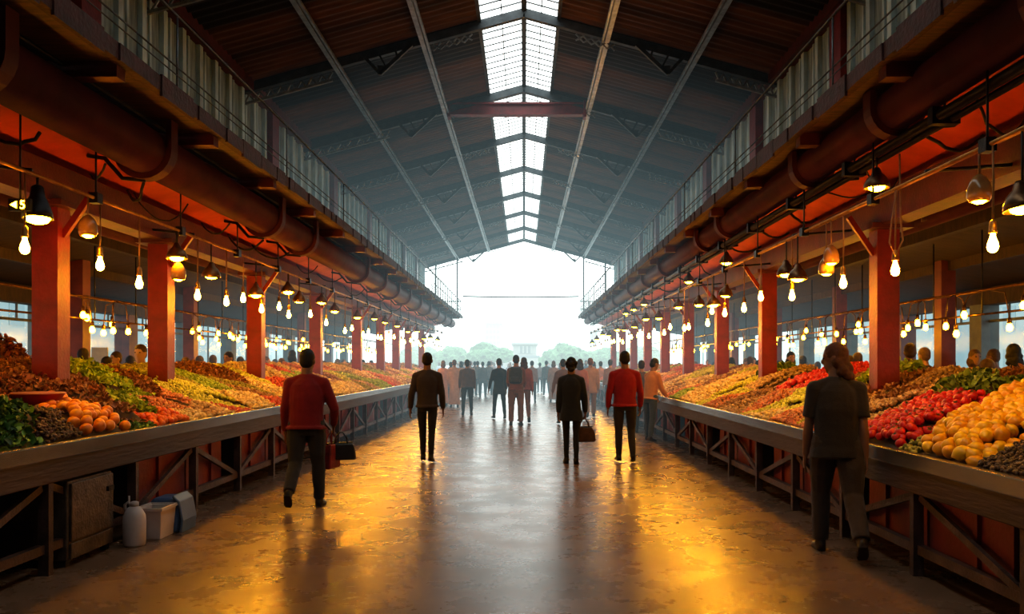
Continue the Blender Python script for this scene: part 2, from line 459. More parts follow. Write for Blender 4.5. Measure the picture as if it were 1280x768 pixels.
# longitudinal purlins, pale steel
for s, x, nm in ((-1, 1.93, 'left inner'), (-1, 3.6, 'left outer'), (1, 1.6, 'right inner'), (1, 3.25, 'right outer')):
    root = empty('purlin', (s * x, Y1 / 2, roof_z(x) - .16), 'pale steel purlin running along the %s slope of the roof' % nm, 'purlin', 'roof purlins', 'structure')
    b = MB(); b.bar((0, -24, 0), (0, 21.6, 0), .09, .12); b.build('beam', 'steel', root)
    b = MB(); b.bar((-s * .085, -24, -.03), (-s * .085, 21.6, -.03), .04, .05); b.build('conduit', 'steel', root)
# the red collar tie beam
root = empty('tie_beam', (0, 19.6, 7.84), 'horizontal red steel tie beam across the ridge below the skylight', 'beam', None, 'structure')
b = MB(); xa, xb = -1.85, 1.5
b.box(xa, xb, -.11, .11, .12, .16); b.box(xa, xb, -.11, .11, -.14, -.10); b.box(xa, xb, -.025, .025, -.11, .13)
b.box(xa - .02, xa + .05, -.14, .14, -.2, .24); b.box(xb - .05, xb + .02, -.14, .14, -.2, .24)
b.build('beam', 'red', root)
b = MB()
for x in (xa + .25, xb - .25): b.bar((x, 0, .15), (x, 0, roof_z(abs(x)) - 7.86), .05, .05)
b.build('hanger', 'truss_light', root)

# ------------------------------------------------------------------ side structures
zd = 4.10   # underside of the gallery deck
for s in (-1, 1):
    D = SIDE[s]; nm = D['name']
    # clerestory wall: corrugated sheet with pale ribs and red posts
    root = empty('wall_' + nm, (s * D['wall'], Y1 / 2, zd), 'grey corrugated clerestory wall with red posts above the %s gallery' % nm, None, None, 'structure')
    zt = roof_z(D['wall']) - zd + .02
    b = MB(); yy = Y0 - Y1 / 2
    b.box(0, s * .04, yy, Y1 / 2 - .3, 0, zt)
    b.build('sheet', 'wall', root)
    b = MB(); y = yy
    while y < Y1 / 2 - .5:
        b.box(-s * .07, 0, y, y + .13, 0, zt); b.box(-s * .03, 0, y + .3, y + .36, 0, zt); y += .66
    b.build('rib', 'rib', root)
    for y in ([9.7, 16.9, 22.3, 27.4, 31.4, 35.5, 39.4] if s < 0 else [12.2, 16.6, 21.0, 25.0, 29.0, 33.0, 37.0, 40.5]):
        b = MB(); b.box(-s * .16, s * .02, -.22, .22, 0, zt); b.build('post', 'red', root, (0, y - Y1 / 2, 0))
    b = MB(); b.box(-s * .22, s * .05, yy, Y1 / 2 - .3, zt - .14, zt + .12); b.build('top_plate', 'red_dark', root)
    # gallery deck
    root = empty('gallery_deck', (s * D['deck'], Y1 / 2, zd), 'brown plank gallery deck hanging over the %s row of stalls' % nm, 'gallery', 'side galleries', 'structure')
    wdt = D['wall'] - D['deck'] + .1
    b = MB(); b.box(0, s * wdt, yy, Y1 / 2 - .9, 0, .1); b.build('planks', 'deck', root)
    b = MB(); b.box(-s * .02, s * .06, yy, Y1 / 2 - .9, -.03, .11)
    random.seed(3)
    y = yy
    while y < Y1 / 2 - 2:      # frayed, flaking edge
        L = random.uniform(.2, .7); h = random.uniform(.0, .045)
        b.box(-s * .035, -s * .01, y, y + L, -.03 - h, .10 + h * .6); y += L + random.uniform(0, .25)
    b.build('fascia', 'fascia', root)
    y = yy + .4; k = 0
    while y < Y1 / 2 - 1:
        b = MB(); b.box(s * .05, s * (wdt - .3), -.07, .07, -.13, 0); b.build('joist', 'red_dark', root, (0, y, 0)); y += 2.05
    # railing on the deck edge
    root = empty('railing', (s * (D['deck'] + .08), Y1 / 2, zd + .1), 'thin grey metal railing along the edge of the %s gallery' % nm, 'railing', 'gallery railings')
    b = MB(); e = Y1 / 2 - .95
    b.tube([(0, yy, .80), (0, e, .80)], .014, 6); b.tube([(0, yy, .30), (0, e, .30)], .008, 6); b.tube([(0, yy, .22), (0, e, .22)], .006, 6)
    b.tube([(0, e, .80), (s * (wdt - .3), e, .80)], .03, 6); b.tube([(0, e, .38), (s * (wdt - .3), e, .38)], .022, 6); b.tube([(0, 6, .80), (0, e, .80)], .024, 6); b.tube([(0, 8, .45), (0, e, .45)], .016, 6)
    b.build('rails', 'rail', root)
    y = yy + 1
    while y < e + .02:
        b = MB(); b.tube([(0, 0, -.1), (0, 0, .80)], .010 if y < 4 else .02, 6); b.build('post', 'rail', root, (0, y, 0))
        y += 3.6 if y < 6 else 1.0
    for x in (.5, 1.0, 1.5):
        b = MB(); b.tube([(0, 0, -.1), (0, 0, .80)], .022, 6); b.build('post', 'rail', root, (s * x, e, 0))
    # rods hanging from the roof at the open end
    for x, y in ((D['deck'] + .25, 42.6), (D['deck'] + 1.35, 42.2)):
        b = MB(); zz = roof_z(x) - .1; b.tube([(0, 0, zd + .1 - zz), (0, 0, 0)], .045, 6)
        o = b.build('hanger_rod', 'rail', None, (s * x, y, zz)); tag(o, 'thin grey rod from roof to %s gallery end, on its %s side' % (nm, 'aisle' if x < D['deck'] + .6 else 'wall'), 'rod', 'gallery hanger rods')
    # big maroon pipe with brackets
    px, pz, pr = D['pipe']
    root = empty('duct_pipe', (s * px, Y1 / 2, pz), 'thick maroon pipe hung below the %s gallery' % nm, 'pipe', 'maroon gallery pipes')
    b = MB(); b.tube([(0, yy, 0), (0, Y1 / 2 - 1.4, 0)], pr, 28); b.build('pipe_run', 'pipe', root)
    b = MB(); b.tube([(s * (-pr * .3), yy, pr + .05), (s * (-pr * .3), Y1 / 2 - 1.4, pr + .05)], .022, 6); b.build('conduit', 'black_metal', root)
    zs_in, zs_out = (3.93, 3.64) if s < 0 else (4.0, 3.66)
    stations = [5.6, 8.2, 11.95, 13.9, 18.6, 21, 23.2, 25.5, 28.2, 31, 34, 37, 40] if s < 0 else [5.0, 7.3, 9.4, 13.1, 14.7, 18.8, 21.5, 24.4, 28.6, 32, 35.5, 39]
    for y in stations:
        bk = MB(); R0, R1 = pr + .006, pr + .065; poly = []
        A = [PI * (1.0 + k / 12) for k in range(13)]
        top = zd - pz - .01
        poly = [(-R1, top)] + [(R1 * math.cos(a), R1 * math.sin(a)) for a in A] + [(R1, .1), (R0, .1)] + [(R0 * math.cos(a), R0 * math.sin(a)) for a in reversed(A)] + [(-R0, top)]
        poly = [(s * u, v) for u, v in poly]
        n = len(poly) // 2
        vs = [(u, t, v) for t in (-.075, .075) for u, v in poly]; N = len(poly); fs = []
        for i in range(n - 1):
            q = (i, i + 1, N - 2 - i, N - 1 - i); fs.append(q); fs.append(tuple(j + N for j in reversed(q)))
        for i in range(N): i2 = (i + 1) % N; fs.append((i, i + N, i2 + N, i2))
        bk.add(vs, fs)
        o = bk.build('bracket', 'pipe', root, (0, y - Y1 / 2, 0))
        b = MB(); xt = D['col'] - px - .1
        zs = lambda q: zs_in + (zs_out - zs_in) * (q - .02) / (D['col'] + .08 - px) - pz
        b.tube([(s * .0, 0, -R1), (s * pr, 0, -R1 + .02), (s * (pr + .18), 0, zs(pr + .18) - .10), (s * (pr + .36), 0, zs(pr + .36) - .02)], .022, 6); b.build('stay_arm', 'black_metal', o)
    # orange-red soffit between pipe and column beam
    root = MB()
    xs0, xs1 = D['pipe'][0] + .02, D['col'] + .1
    zs0, zs1 = 3.93, 3.64
    if s > 0: zs0, zs1 = 4.0, 3.66
    root.add([(s * xs0, Y0, zs0), (s * xs1, Y0, zs1), (s * xs1, Y1 - 1, zs1), (s * xs0, Y1 - 1, zs0), (s * xs0, Y0, zs0 + .04), (s * xs1, Y0, zs1 + .04), (s * xs1, Y1 - 1, zs1 + .04), (s * xs0, Y1 - 1, zs0 + .04)],
             [(0, 1, 2, 3), (4, 5, 6, 7), (0, 3, 7, 4), (1, 5, 6, 2), (0, 4, 5, 1), (3, 2, 6, 7)])
    o = root.build('soffit_panel', 'soffit'); tag(o, 'orange-red painted soffit under the %s gallery' % nm, 'soffit', None, 'structure')
    # column beam
    b = MB(); w = .14
    b.box(s * D['col'] - w, s * D['col'] + w, Y0, Y1 - 2, 3.22, 3.60); o = b.build('column_beam', 'red_dark'); tag(o, 'dark red beam carried by the %s row of columns' % nm, 'beam', None, 'structure')
    # columns
    if s < 0: cols = [8.12, 10.59, 14.33, 18.47, 23.0, 26.8, 30.0, 33.2, 37.5]
    else: cols = [9.44, 13.96, 17.2, 20.7, 24.1, 27.5, 31.0, 34.5, 38.0]
    ordn = ['nearest', 'second', 'third', 'fourth', 'fifth', 'sixth', 'seventh', 'eighth', 'ninth']
    for i, y in enumerate(cols):
        root = empty('column', (s * D['col'], y, 0), 'red steel column rising from the %s stalls, %s from the near end' % (nm, ordn[i]), 'column', 'red steel columns', 'structure')
        b = MB(); h = 3.24; w = .13
        b.box(-w, w, -.11, -.088, 0, h); b.box(-w, w, .088, .11, 0, h); b.box(-.02, .02, -.09, .09, 0, h)
        b.box(-w, -w + .02, -.09, .09, 0, h); b.box(w - .02, w, -.09, .09, 0, h)
        b.build('shaft', 'red', root)
        b = MB(); b.box(-.24, .24, -.24, .24, h - .06, h); b.build('cap_plate', 'red_dark', root)
        b = MB(); b.bar((-s * .12, 0, h - .34), (-s * .42, 0, h + .1), .05, .06); b.build('knee_brace', 'red', root)
    # gold conduit that carries the lamps
    xc = D['lamp']; zc = 3.20 if s < 0 else 3.19
    root = empty('lamp_conduit', (s * xc, Y1 / 2, zc), 'aged brass conduit carrying the hanging bulbs along the %s stalls' % nm, 'conduit', 'lamp conduits')
    b = MB(); b.tube([(0, yy, 0), (0, Y1 / 2 - 3, 0)], .018, 8); b.tube([(s * .09, yy, .03), (s * .09, Y1 / 2 - 3, .03)], .012, 6); b.build('tube', 'brass', root)
    y = 2.
    while y < 40:
        b = MB(); b.tube([(0, 0, 0), (0, 0, 3.84 - zc if s < 0 else 3.96 - zc)], .009, 6); b.box(-.04, .04, -.05, .05, -.05, .05); b.build('hanger', 'black_metal', root, (0, y - Y1 / 2, 0)); y += 1.9
    y = 3.4
    while y < 40:
        b = MB(); b.tube([(0, 0, .03), (s * (D['col'] - xc - .1), .05, .10)], .016, 6); b.build('outrigger', 'black_metal', root, (0, y - Y1 / 2, 0)); y += 3.3
    if s > 0:
        root = empty('pipe_conduit', (3.42, Y1 / 2, 3.62), 'black twin iron conduit under the right gallery with shaded lamps', 'conduit')
        b = MB(); b.tube([(0, yy, .03), (0, Y1 / 2 - 3, .03)], .045, 10); b.tube([(.10, yy, .0), (.10, Y1 / 2 - 3, .0)], .03, 8); b.build('tube', 'black_metal', root)
        y = 3.
        while y < 40:
            b = MB(); b.box(-.07, .16, -.04, .04, -.04, .10); b.tube([(.05, 0, 0), (.05, 0, .33)], .012, 6); b.build('clamp', 'black_metal', root, (0, y - Y1 / 2, 0)); y += 1.8
    # lean-to ceiling and the outer glazed wall
    xo = D['outer']; zi = 3.78; zo = 3.08
    b = MB(); b.add([(s * (D['col'] - .1), Y0, zi), (s * (xo + .6), Y0, zo - .1), (s * (xo + .6), Y1 - 2, zo - .1), (s * (D['col'] - .1), Y1 - 2, zi)] + [(s * (D['col'] - .1), Y0, zi + .1), (s * (xo + .6), Y0, zo), (s * (xo + .6), Y1 - 2, zo), (s * (D['col'] - .1), Y1 - 2, zi + .1)],
                    [(0, 1, 2, 3), (4, 5, 6, 7), (0, 3, 7, 4), (1, 5, 6, 2), (0, 4, 5, 1), (3, 2, 6, 7)])
    o = b.build('ceiling_side_' + nm, 'lean'); tag(o, 'dark board lean-to ceiling over the %s side aisle' % nm, None, None, 'structure')
    def lean_z(x): return zi + (zo - .1 - zi) * (x - D['col'] + .1) / (xo + .7 - D['col'])
    for k, x in enumerate((D['col'] + 1.55, D['col'] + 2.9)):
        b = MB(); b.box(-.06, .06, Y0, Y1 - 2.2, -.16, 0); o = b.build('ceiling_joist', 'lean', None, (s * x, 0, lean_z(x) + .01)); tag(o, 'dark timber runner under the %s side ceiling, %s' % (nm, ['aisle side', 'window side'][k]), 'joist', None, 'structure')
    b = MB(); b.tube([(0, yy, 0), (0, Y1 / 2 - 3, 0)], .10, 14); root = empty('side_pipe', (s * (D['col'] + .95), Y1 / 2, lean_z(D['col'] + .95) - .16), 'slimmer dusty red pipe under the %s side ceiling' % nm, 'pipe', 'side ceiling pipes'); b.build('pipe_run', 'pipe', root)
    y = 4
    while y < 40:
        b = MB(); b.tube([(0, 0, 0), (0, 0, .2)], .02, 6); b.lathe([(.105, -.03), (.125, -.03), (.125, .03), (.105, .03)], n=14); b.v = [(x, z, yv) if False else (x, yv, z) for x, yv, z in b.v]; b.build('strap', 'red_dark', root, (0, y - Y1 / 2, 0)); y += 3.1
    b = MB(); b.box(-.15, .15, Y0, Y1 - 2, 0, .32); o = b.build('trim_%d' % (1 if s < 0 else 2), 'lean', None, (s * xo, 0, 2.72)); tag(o, 'dark header beam above the %s windows' % nm, None, None, 'structure')
    b = MB(); b.box(-.1, .1, Y0, Y1 - 2, 0, .7); o = b.build('wall_low_' + nm, 'post', None, (s * xo, 0, 0)); tag(o, 'low grey sill wall under the %s windows' % nm, None, None, 'structure')
    y = 2.5; k = 1
    while y < 41:
        L = 3.2
        root = empty('window_%d' % (20 + k if s < 0 else 40 + k), (s * xo, y, .7), 'tall %s side window with grey post, bay %d from the near end' % (nm, k), None, nm + ' side windows', 'structure')
        b = MB(); b.box(-.17, .17, -.2, .2, 0, 2.04); b.build('post', 'post' if k % 3 else 'red_post', root)
        b = MB(); b.bar((0, .2, 1.72), (0, L - .2, 1.72), .04, .05)
        for q in (.25, .5, .75): b.bar((0, L * q, 1.72), (0, L * q, 2.04), .03, .03)
        b.bar((0, L * .5, 0), (0, L * .5, 1.72), .04, .04)
        b.build('frame', 'post', root)
        b = MB(); b.add([(0, .2, 0), (0, L - .2, 0), (0, L - .2, 2.03), (0, .2, 2.03)], [(0, 1, 2, 3)]); b.build('pane', 'pane', root)
        y += L; k += 1
    # inner row of dull red posts in the side aisle
    for i, y in enumerate((13.5, 18.0, 22.5, 27.0)):
        b = MB(); b.box(-.12, .12, -.12, .12, 0, lean_z(xo - 1.7) + .02); o = b.build('side_post', 'red_post', None, (s * (xo - 1.7), y, 0))
        tag(o, 'slim dull red post in the %s side aisle, %s from the near end' % (nm, ordn[i]), 'post', 'side aisle posts', 'structure')
b = MB(); b.box(-14, 14, Y0 - .2, Y0, 0, 9); o = b.build('wall_back', 'dark'); tag(o, 'unseen dark wall added behind the viewpoint to block light', None, None, 'structure')  # unseen, added to shut out light from behind the camera

# cable across the open end
b = MB(); pts = [(x, 43.0, 5.27 - .05 * math.cos((x) / 3.3 * PI / 2)) for x in np.linspace(-3.3, 2.95, 12)]
b.tube(pts, .04, 6); o = b.build('span_cable', 'wire'); tag(o, 'thin cable strung across the open end between both galleries', 'cable')

# ------------------------------------------------------------------ drooping cables under the soffits
random.seed(21)
for s in (-1, 1):
    D = SIDE[s]; k = 0
    for y in ([3.6, 4.6, 5.6, 6.6, 7.6, 8.4, 9.5, 10.8, 12.2, 13.6, 15.4, 17.5, 20, 23, 26] if s < 0 else [3.4, 4.2, 5.2, 6.2, 7.0, 8.2, 9.4, 10.6, 12, 13.8, 16, 18.5, 21, 24, 27]):
        px, pz, pr = D['pipe']; dy = random.uniform(-.5, .9)
        a = Vector((s * (px + .1), y, pz - pr - .05)); e = Vector((s * (D['col'] - .2), y + dy, 3.62)); sag = random.uniform(.08, .26)
        pts = [a.lerp(e, t) - Vector((0, 0, sag * 4 * t * (1 - t))) + Vector((0, random.uniform(-.03, .03), 0)) for t in np.linspace(0, 1, 9)]
        b = MB(); b.tube(pts, random.choice([.009, .012, .016]), 6)
        k += 1
        o = b.build('cable', 'wire'); tag(o, 'slack black cable sagging under the %s orange-red soffit' % D['name'], 'cable', 'slack cables under the %s soffit' % D['name'])

# ------------------------------------------------------------------ counters
for s in (-1, 1):
    D = SIDE[s]; nm = D['name']; ya, yb = 2.0, 40.0
    zl = D['zlip']; xl = D['lip']
    root = empty('market_counter', (s * xl, ya, 0), 'long %s market counter with steel edge, red panels and diagonal braces' % nm, 'counter', 'market counters')
    L = yb - ya
    b = MB(); b.box(-s * .05, s * .03, 0, L, zl - .09, zl + .03); o = bevel(b.build('counter_edge', 'lip', root), .012)
    b = MB(); b.box(-s * .03, s * .2, 0, L, zl - .27, zl - .09); bevel(b.build('apron', 'apron', root), .008)
    b = MB(); b.bar((0, 0, 0), (0, L, 0), .06, .07); b.build('foot_rail', 'counter', root, (s * .05, 0, .20))
    bx0, bx1 = D['bed'] - xl, D['back'] - xl
    b = MB(); z0 = zl; z1 = zl + D['slope'] * (bx1 - bx0)
    b.add([(s * bx0, 0, z0 - .02), (s * bx1, 0, z1 - .02), (s * bx1, L, z1 - .02), (s * bx0, L, z0 - .02), (s * bx0, 0, z0 - .08), (s * bx1, 0, z1 - .08), (s * bx1, L, z1 - .08), (s * bx0, L, z0 - .08)],
          [(0, 1, 2, 3), (4, 5, 6, 7), (0, 3, 7, 4), (1, 5, 6, 2), (0, 4, 5, 1), (3, 2, 6, 7)])
    b.build('display_tray', 'bed', root)
    b = MB(); b.box(s * bx1, s * (bx1 + .04), 0, L, 0, z1); b.build('back_panel', 'apron', root)
    nb = 28; bl = L / nb
    for k in range(nb):
        y = k * bl
        b = MB(); b.box(-s * .01, s * .07, -.03, .03, 0, zl - .25); b.build('leg', 'counter', root, (0, y, 0))
        b = MB()
        if k % 2: b.bar((s * .04, .05, zl - .3), (s * .04, bl - .05, .22), .035, .055)
        else: b.bar((s * .04, .05, .22), (s * .04, bl - .05, zl - .3), .035, .055)
        b.build('brace', 'counter', root, (0, y, 0))
        b = MB(); x0 = .12
        gap = s < 0 and k in (1, 2, 3)
        if not gap:
            b.box(s * x0, s * (x0 + .03), .02 if k % 2 else bl * .22, bl * (.78 if k % 2 else 1.) - .02, .18, zl - .26); b.bar((s * (x0 - .015), bl * .5, .18), (s * (x0 - .015), bl * .5, zl - .27), .03, .05); b.build('panel', 'panel', root, (0, y, 0))
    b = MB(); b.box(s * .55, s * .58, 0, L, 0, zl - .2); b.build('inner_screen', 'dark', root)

# ------------------------------------------------------------------ lamps
BULB = [(.012, 0), (.016, -.012), (.018, -.03), (.026, -.055), (.036, -.085), (.038, -.105), (.032, -.128), (.018, -.143), (0., -.148)]
def lamp_proto(kind, cord):
    """meshes for a hanging lamp whose bulb middle is at the origin, cord reaching up"""
    parts = []
    if kind == 'bulb':
        b = MB(); b.tube([(0, 0, .13), (.004, 0, .13 + cord * .5), (0, 0, cord)], .008, 6); parts.append(('cord', b, 'goldwire'))
        b = MB(); b.lathe([(.008, .165), (.022, .15), (.026, .12), (.026, .09), (.03, .085), (.03, .068), (.018, .066)], n=12); parts.append(('socket', b, 'brass'))
        b = MB(); b.lathe([(r, z + .075) for r, z in BULB], n=10); parts.append(('bulb', b, 'bulb'))
    elif kind == 'dome':
        b = MB(); b.tube([(0, 0, .16), (0, 0, cord)], .009, 6); parts.append(('cord', b, 'wire'))
        b = MB(); b.lathe([(.02, .17), (.035, .15), (.05, .11), (.09, .07), (.118, .01), (.122, -.03), (.114, -.03), (.108, .005), (.08, .055), (.03, .09)], n=18); parts.append(('lamp_shade', b, 'shade'))
        b = MB(); b.lathe([(0, .03), (.05, .03), (.085, .0), (.075, -.035), (.04, -.055), (0, -.06)], n=12); parts.append(('bulb', b, 'flood'))
    elif kind == 'jar':
        b = MB(); b.tube([(0, 0, .12), (0, 0, cord)], .008, 6); parts.append(('cord', b, 'goldwire'))
        b = MB(); b.lathe([(.02, .13), (.045, .11), (.07, .07), (.085, .02), (.085, -.04), (.07, -.07), (.06, -.07)], n=16); parts.append(('lamp_shade', b, 'warmglass'))
        b = MB(); b.lathe([(0, -.04), (.055, -.045), (.06, -.065), (.03, -.085), (0, -.09)], n=12); parts.append(('bulb', b, 'flood'))
    elif kind == 'floodlight':
        b = MB(); b.tube([(0, 0, .22), (0, 0, cord)], .011, 6); parts.append(('cord', b, 'wire'))
        b = MB(); b.lathe([(.03, .24), (.05, .22), (.06, .14), (.09, .08), (.115, 0.), (.12, -.05), (.11, -.05), (.10, 0.), (.05, .1)], n=18); parts.append(('lamp_shade', b, 'black_metal'))
        b = MB(); b.lathe([(0, 0), (.07, -.01), (.10, -.045), (.08, -.075), (.04, -.09), (0, -.094)], n=14); parts.append(('bulb', b, 'flood'))
    return parts
MESHC = {}
def lamp(kind, x, y, z, top, label, group, rot=0, tilt=0, swing=0):
    cord = round((top - z) * 10) / 10 + 1e-3
    if cord < .25: cord = .25
    z = top - cord
    name = {'bulb': 'hanging_bulb', 'dome': 'dome_lamp', 'jar': 'glass_lamp', 'floodlight': 'flood_lamp'}[kind]
    root = empty(name, (x, y, z), label, 'lamp', group)
    for pn, b, m in lamp_proto(kind, cord):
        key = (kind, pn, cord if pn == 'cord' else 0)
        if key not in MESHC:
            me = b.mesh(name + '_' + pn); me.materials.append(M[m]); MESHC[key] = me
        o = link(pn, MESHC[key], root)
        if tilt and pn != 'cord': o.rotation_euler = (tilt, tilt * .6, 0)
    return root
random.seed(5)
near = {-1: [('bulb', 31, 308), ('floodlight', 47, 252), ('bulb', 125, 333), ('jar', 110, 289), ('bulb', 174, 349), ('dome', 221, 325), ('jar', 223, 341), ('bulb', 247, 366), ('dome', 264, 340), ('bulb', 283, 373), ('bulb', 304, 376), ('dome', 320, 364), ('bulb', 327, 383), ('bulb', 349, 386), ('dome', 360, 364), ('bulb', 361, 391), ('dome', 374, 378), ('bulb', 388, 391), ('dome', 402, 371)],
        1: [('bulb', 1241, 302), ('dome', 1278, 262), ('bulb', 1119, 330), ('jar', 1224, 240), ('bulb', 1054, 350), ('jar', 1039, 322), ('jar', 1033, 338), ('bulb', 990, 366), ('dome', 983, 344), ('dome', 997, 344), ('bulb', 951, 368), ('bulb', 930, 386), ('dome', 907, 366), ('bulb', 906, 390), ('bulb', 890, 391), ('dome', 892, 378)]}
def ordinal(n):
    return ['first', 'second', 'third', 'fourth', 'fifth', 'sixth', 'seventh', 'eighth', 'ninth', 'tenth', 'eleventh', 'twelfth', 'thirteenth', 'fourteenth', 'fifteenth', 'sixteenth', 'seventeenth', 'eighteenth', 'nineteenth', 'twentieth'][n] if n < 20 else '%dth' % (n + 1)
KN = {'bulb': 'bare glowing bulb', 'dome': 'bronze dome lamp', 'jar': 'amber glass jar lamp', 'floodlight': 'black flood lamp'}
for s in (-1, 1):
    D = SIDE[s]; top = 3.185 if s < 0 else 3.175; nm = D['name']; cnt = {}
    items = []
    for kind, px, py in near[s]:
        d = D['lamp'] / (abs(px - VX) / F)
        off = 0 if kind == 'bulb' else .06
        items.append((kind, s * (D['lamp'] + off * 0), d, CAMZ + (VY - py) * d / F))
    items.sort(key=lambda t: t[2]); dmax = items[-1][2]
    y = dmax + .4; i = 0
    while y < 40.5:
        kind = 'dome' if i % 3 == 1 else 'bulb'
        items.append((kind, s * (D['lamp'] + random.uniform(-.02, .02)), y, (2.78 if kind == 'dome' else 2.42) + random.uniform(-.07, .09)))
        y += random.uniform(.45, .72) * (1 + y * .012); i += 1
    for kind, x, y, z in items:
        k = cnt.get(kind, 0); cnt[kind] = k + 1
        lab = '%s %s over the %s stalls from the near end' % (ordinal(k), KN[kind], nm)
        if y > 16: lab = '%s in the far part of the lamp row over the %s stalls' % (KN[kind], nm)
        lamp(kind, x, y, min(z, top - .28), top, lab, 'lamps over the %s stalls' % nm + (', far part' if y > 16 else ''), tilt=random.uniform(-.12, .12) if kind != 'bulb' else 0)
# shaded lamps on the black conduit
for i, (px, py) in enumerate(((1096, 213), (908, 315), (861, 342), (805, 376), (792, 385), (782, 392))):
    d = 3.42 / ((px - VX) / F); z = CAMZ + (VY - py) * d / F
    lamp('dome', 3.42, d, min(z, 3.38), 3.64, 'dome lamp fixed under the black conduit, %s from the near end' % ordinal(i), 'lamps under the black conduit')
# long looped cord beside the right lamps
b = MB(); x, y = 3.36, 7.2
b.tube([(x, y, 3.19), (x - .05, y, 2.9), (x - .07, y, 2.7), (x - .02, y, 2.58), (x + .05, y, 2.72), (x + .03, y, 2.9), (x + .02, y, 3.5)], .008, 6)
tag(b.build('looped_cord', 'goldwire'), 'long looped brown cord beside the bulb in front of the nearest right column', 'cord')
# clusters over the side aisles
for s in (-1, 1):
    D = SIDE[s]; nm = D['name']; xr = 6.6 if s < 0 else 6.3; zc = 2.62
    root = empty('cluster_conduit', (s * xr, Y1 / 2, zc), 'thin brass conduit carrying lamp clusters over the %s side aisle' % nm, 'conduit', 'side aisle conduits')
    b = MB(); b.tube([(0, -18, 0), (0, Y1 / 2 - 4, 0)], .022, 6); b.tube([(0, -18, -.33), (0, Y1 / 2 - 4, -.33)], .016, 6); b.build('tube', 'shade', root)
    y = 4.5
    while y < 38:
        b = MB(); b.tube([(0, 0, -.33), (0, 0, lean_z(xr) - zc + (.1))], .01, 6); b.build('hanger', 'black_metal', root, (0, y - Y1 / 2, 0)); y += 1.3
    random.seed(31 + s); y = 6.2; i = 0
    while y < 37:
        lab = 'cluster of small glowing bulbs over the %s side aisle, %s from the near end' % (nm, ordinal(i)) if i < 12 else 'small bulb cluster far along the %s side aisle' % nm
        root = empty('lamp_cluster', (s * xr, y, zc), lab, 'lamp', 'lamp clusters over the %s side aisle' % nm)
        b = MB(); bb = []
        n = random.choice([2, 3, 3, 4])
        for q in range(n):
            dx, dy, dz = random.uniform(-.22, .22), random.uniform(-.3, .3), random.uniform(-.55, -.25)
            b.tube([(0, 0, 0), (dx * .8, dy * .8, -.06), (dx, dy, dz + .1)], .009, 5); b.lathe([(.01, .1), (.026, .09), (.03, .03), (.02, .02)], (dx, dy, dz), 8); bb.append((dx, dy, dz))
        b.build('fitting', 'shade', root)
        for q in bb:
            if 'sb' not in MESHC:
                mb = MB(); mb.lathe([(.015, .03), (.035, -.01), (.042, -.04), (.03, -.075), (0, -.085)], n=8); me = mb.mesh('small_bulb'); me.materials.append(M['bulb_small']); MESHC['sb'] = me
            link('bulb', MESHC['sb'], root, q)
        y += random.uniform(.75, 1.15); i += 1

# ------------------------------------------------------------------ produce
import bmesh
def ico(sub):
    bm = bmesh.new(); bmesh.ops.create_icosphere(bm, subdivisions=sub, radius=1)
    V = np.array([v.co[:] for v in bm.verts]); Fc = np.array([[v.index for v in f.verts] for f in bm.faces]); bm.free()
    return V, Fc
ICO = {1: ico(1), 2: ico(2), 3: ico(3)}
def leaf_template():
    V = []; n = 4
    for i in range(n):
        for j in range(3):
            u = i / (n - 1); v = j - 1
            wd = [.35, 1., .85, .12][i]
            V.append((v * wd * .5, u * 1.5 - .3, .28 * math.sin(u * 2.6) + (.16 if v else 0) + (.12 if (v and i % 2) else 0)))
    Fc = [(i * 3 + j, i * 3 + j + 1, (i + 1) * 3 + j + 1, (i + 1) * 3 + j) for i in range(n - 1) for j in range(2)]
    return np.array(V), np.array(Fc)
LEAF = leaf_template()

def rand_rot(n, tilt=1.0):
    """n random rotation matrices"""
    q = RNG.normal(size=(n, 4)); q[:, 0] += (1 - tilt) * 3; q /= np.linalg.norm(q, axis=1)[:, None]
    w, x, y, z = q.T
    return np.stack([np.stack([1 - 2 * (y * y + z * z), 2 * (x * y - z * w), 2 * (x * z + y * w)], 1),
                     np.stack([2 * (x * y + z * w), 1 - 2 * (x * x + z * z), 2 * (y * z - x * w)], 1),
                     np.stack([2 * (x * z - y * w), 2 * (y * z + x * w), 1 - 2 * (x * x + y * y)], 1)], 1)

def scatter(pos, size, template, palette, stretch=(1, 1, 1), tilt=1.0, jit=.25):
    V, Fc = template; n = len(pos)
    R = rand_rot(n, tilt)
    sc_ = size[:, None, None] * (1 + RNG.uniform(-jit, jit, (n, 1, 3)))
    L = V[None] * sc_ * np.array(stretch)[None, None]
    W_ = np.einsum('nij,nkj->nki', R, L) + pos[:, None, :]
    Fa = Fc[None] + (np.arange(n) * len(V))[:, None, None]
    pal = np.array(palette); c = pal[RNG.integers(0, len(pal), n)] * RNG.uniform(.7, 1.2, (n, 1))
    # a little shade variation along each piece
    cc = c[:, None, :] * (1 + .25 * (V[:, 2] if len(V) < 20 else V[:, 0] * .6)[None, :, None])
    return W_.reshape(-1, 3), Fa.reshape(-1, Fc.shape[1]), np.clip(cc.reshape(-1, 3), 0, 1)

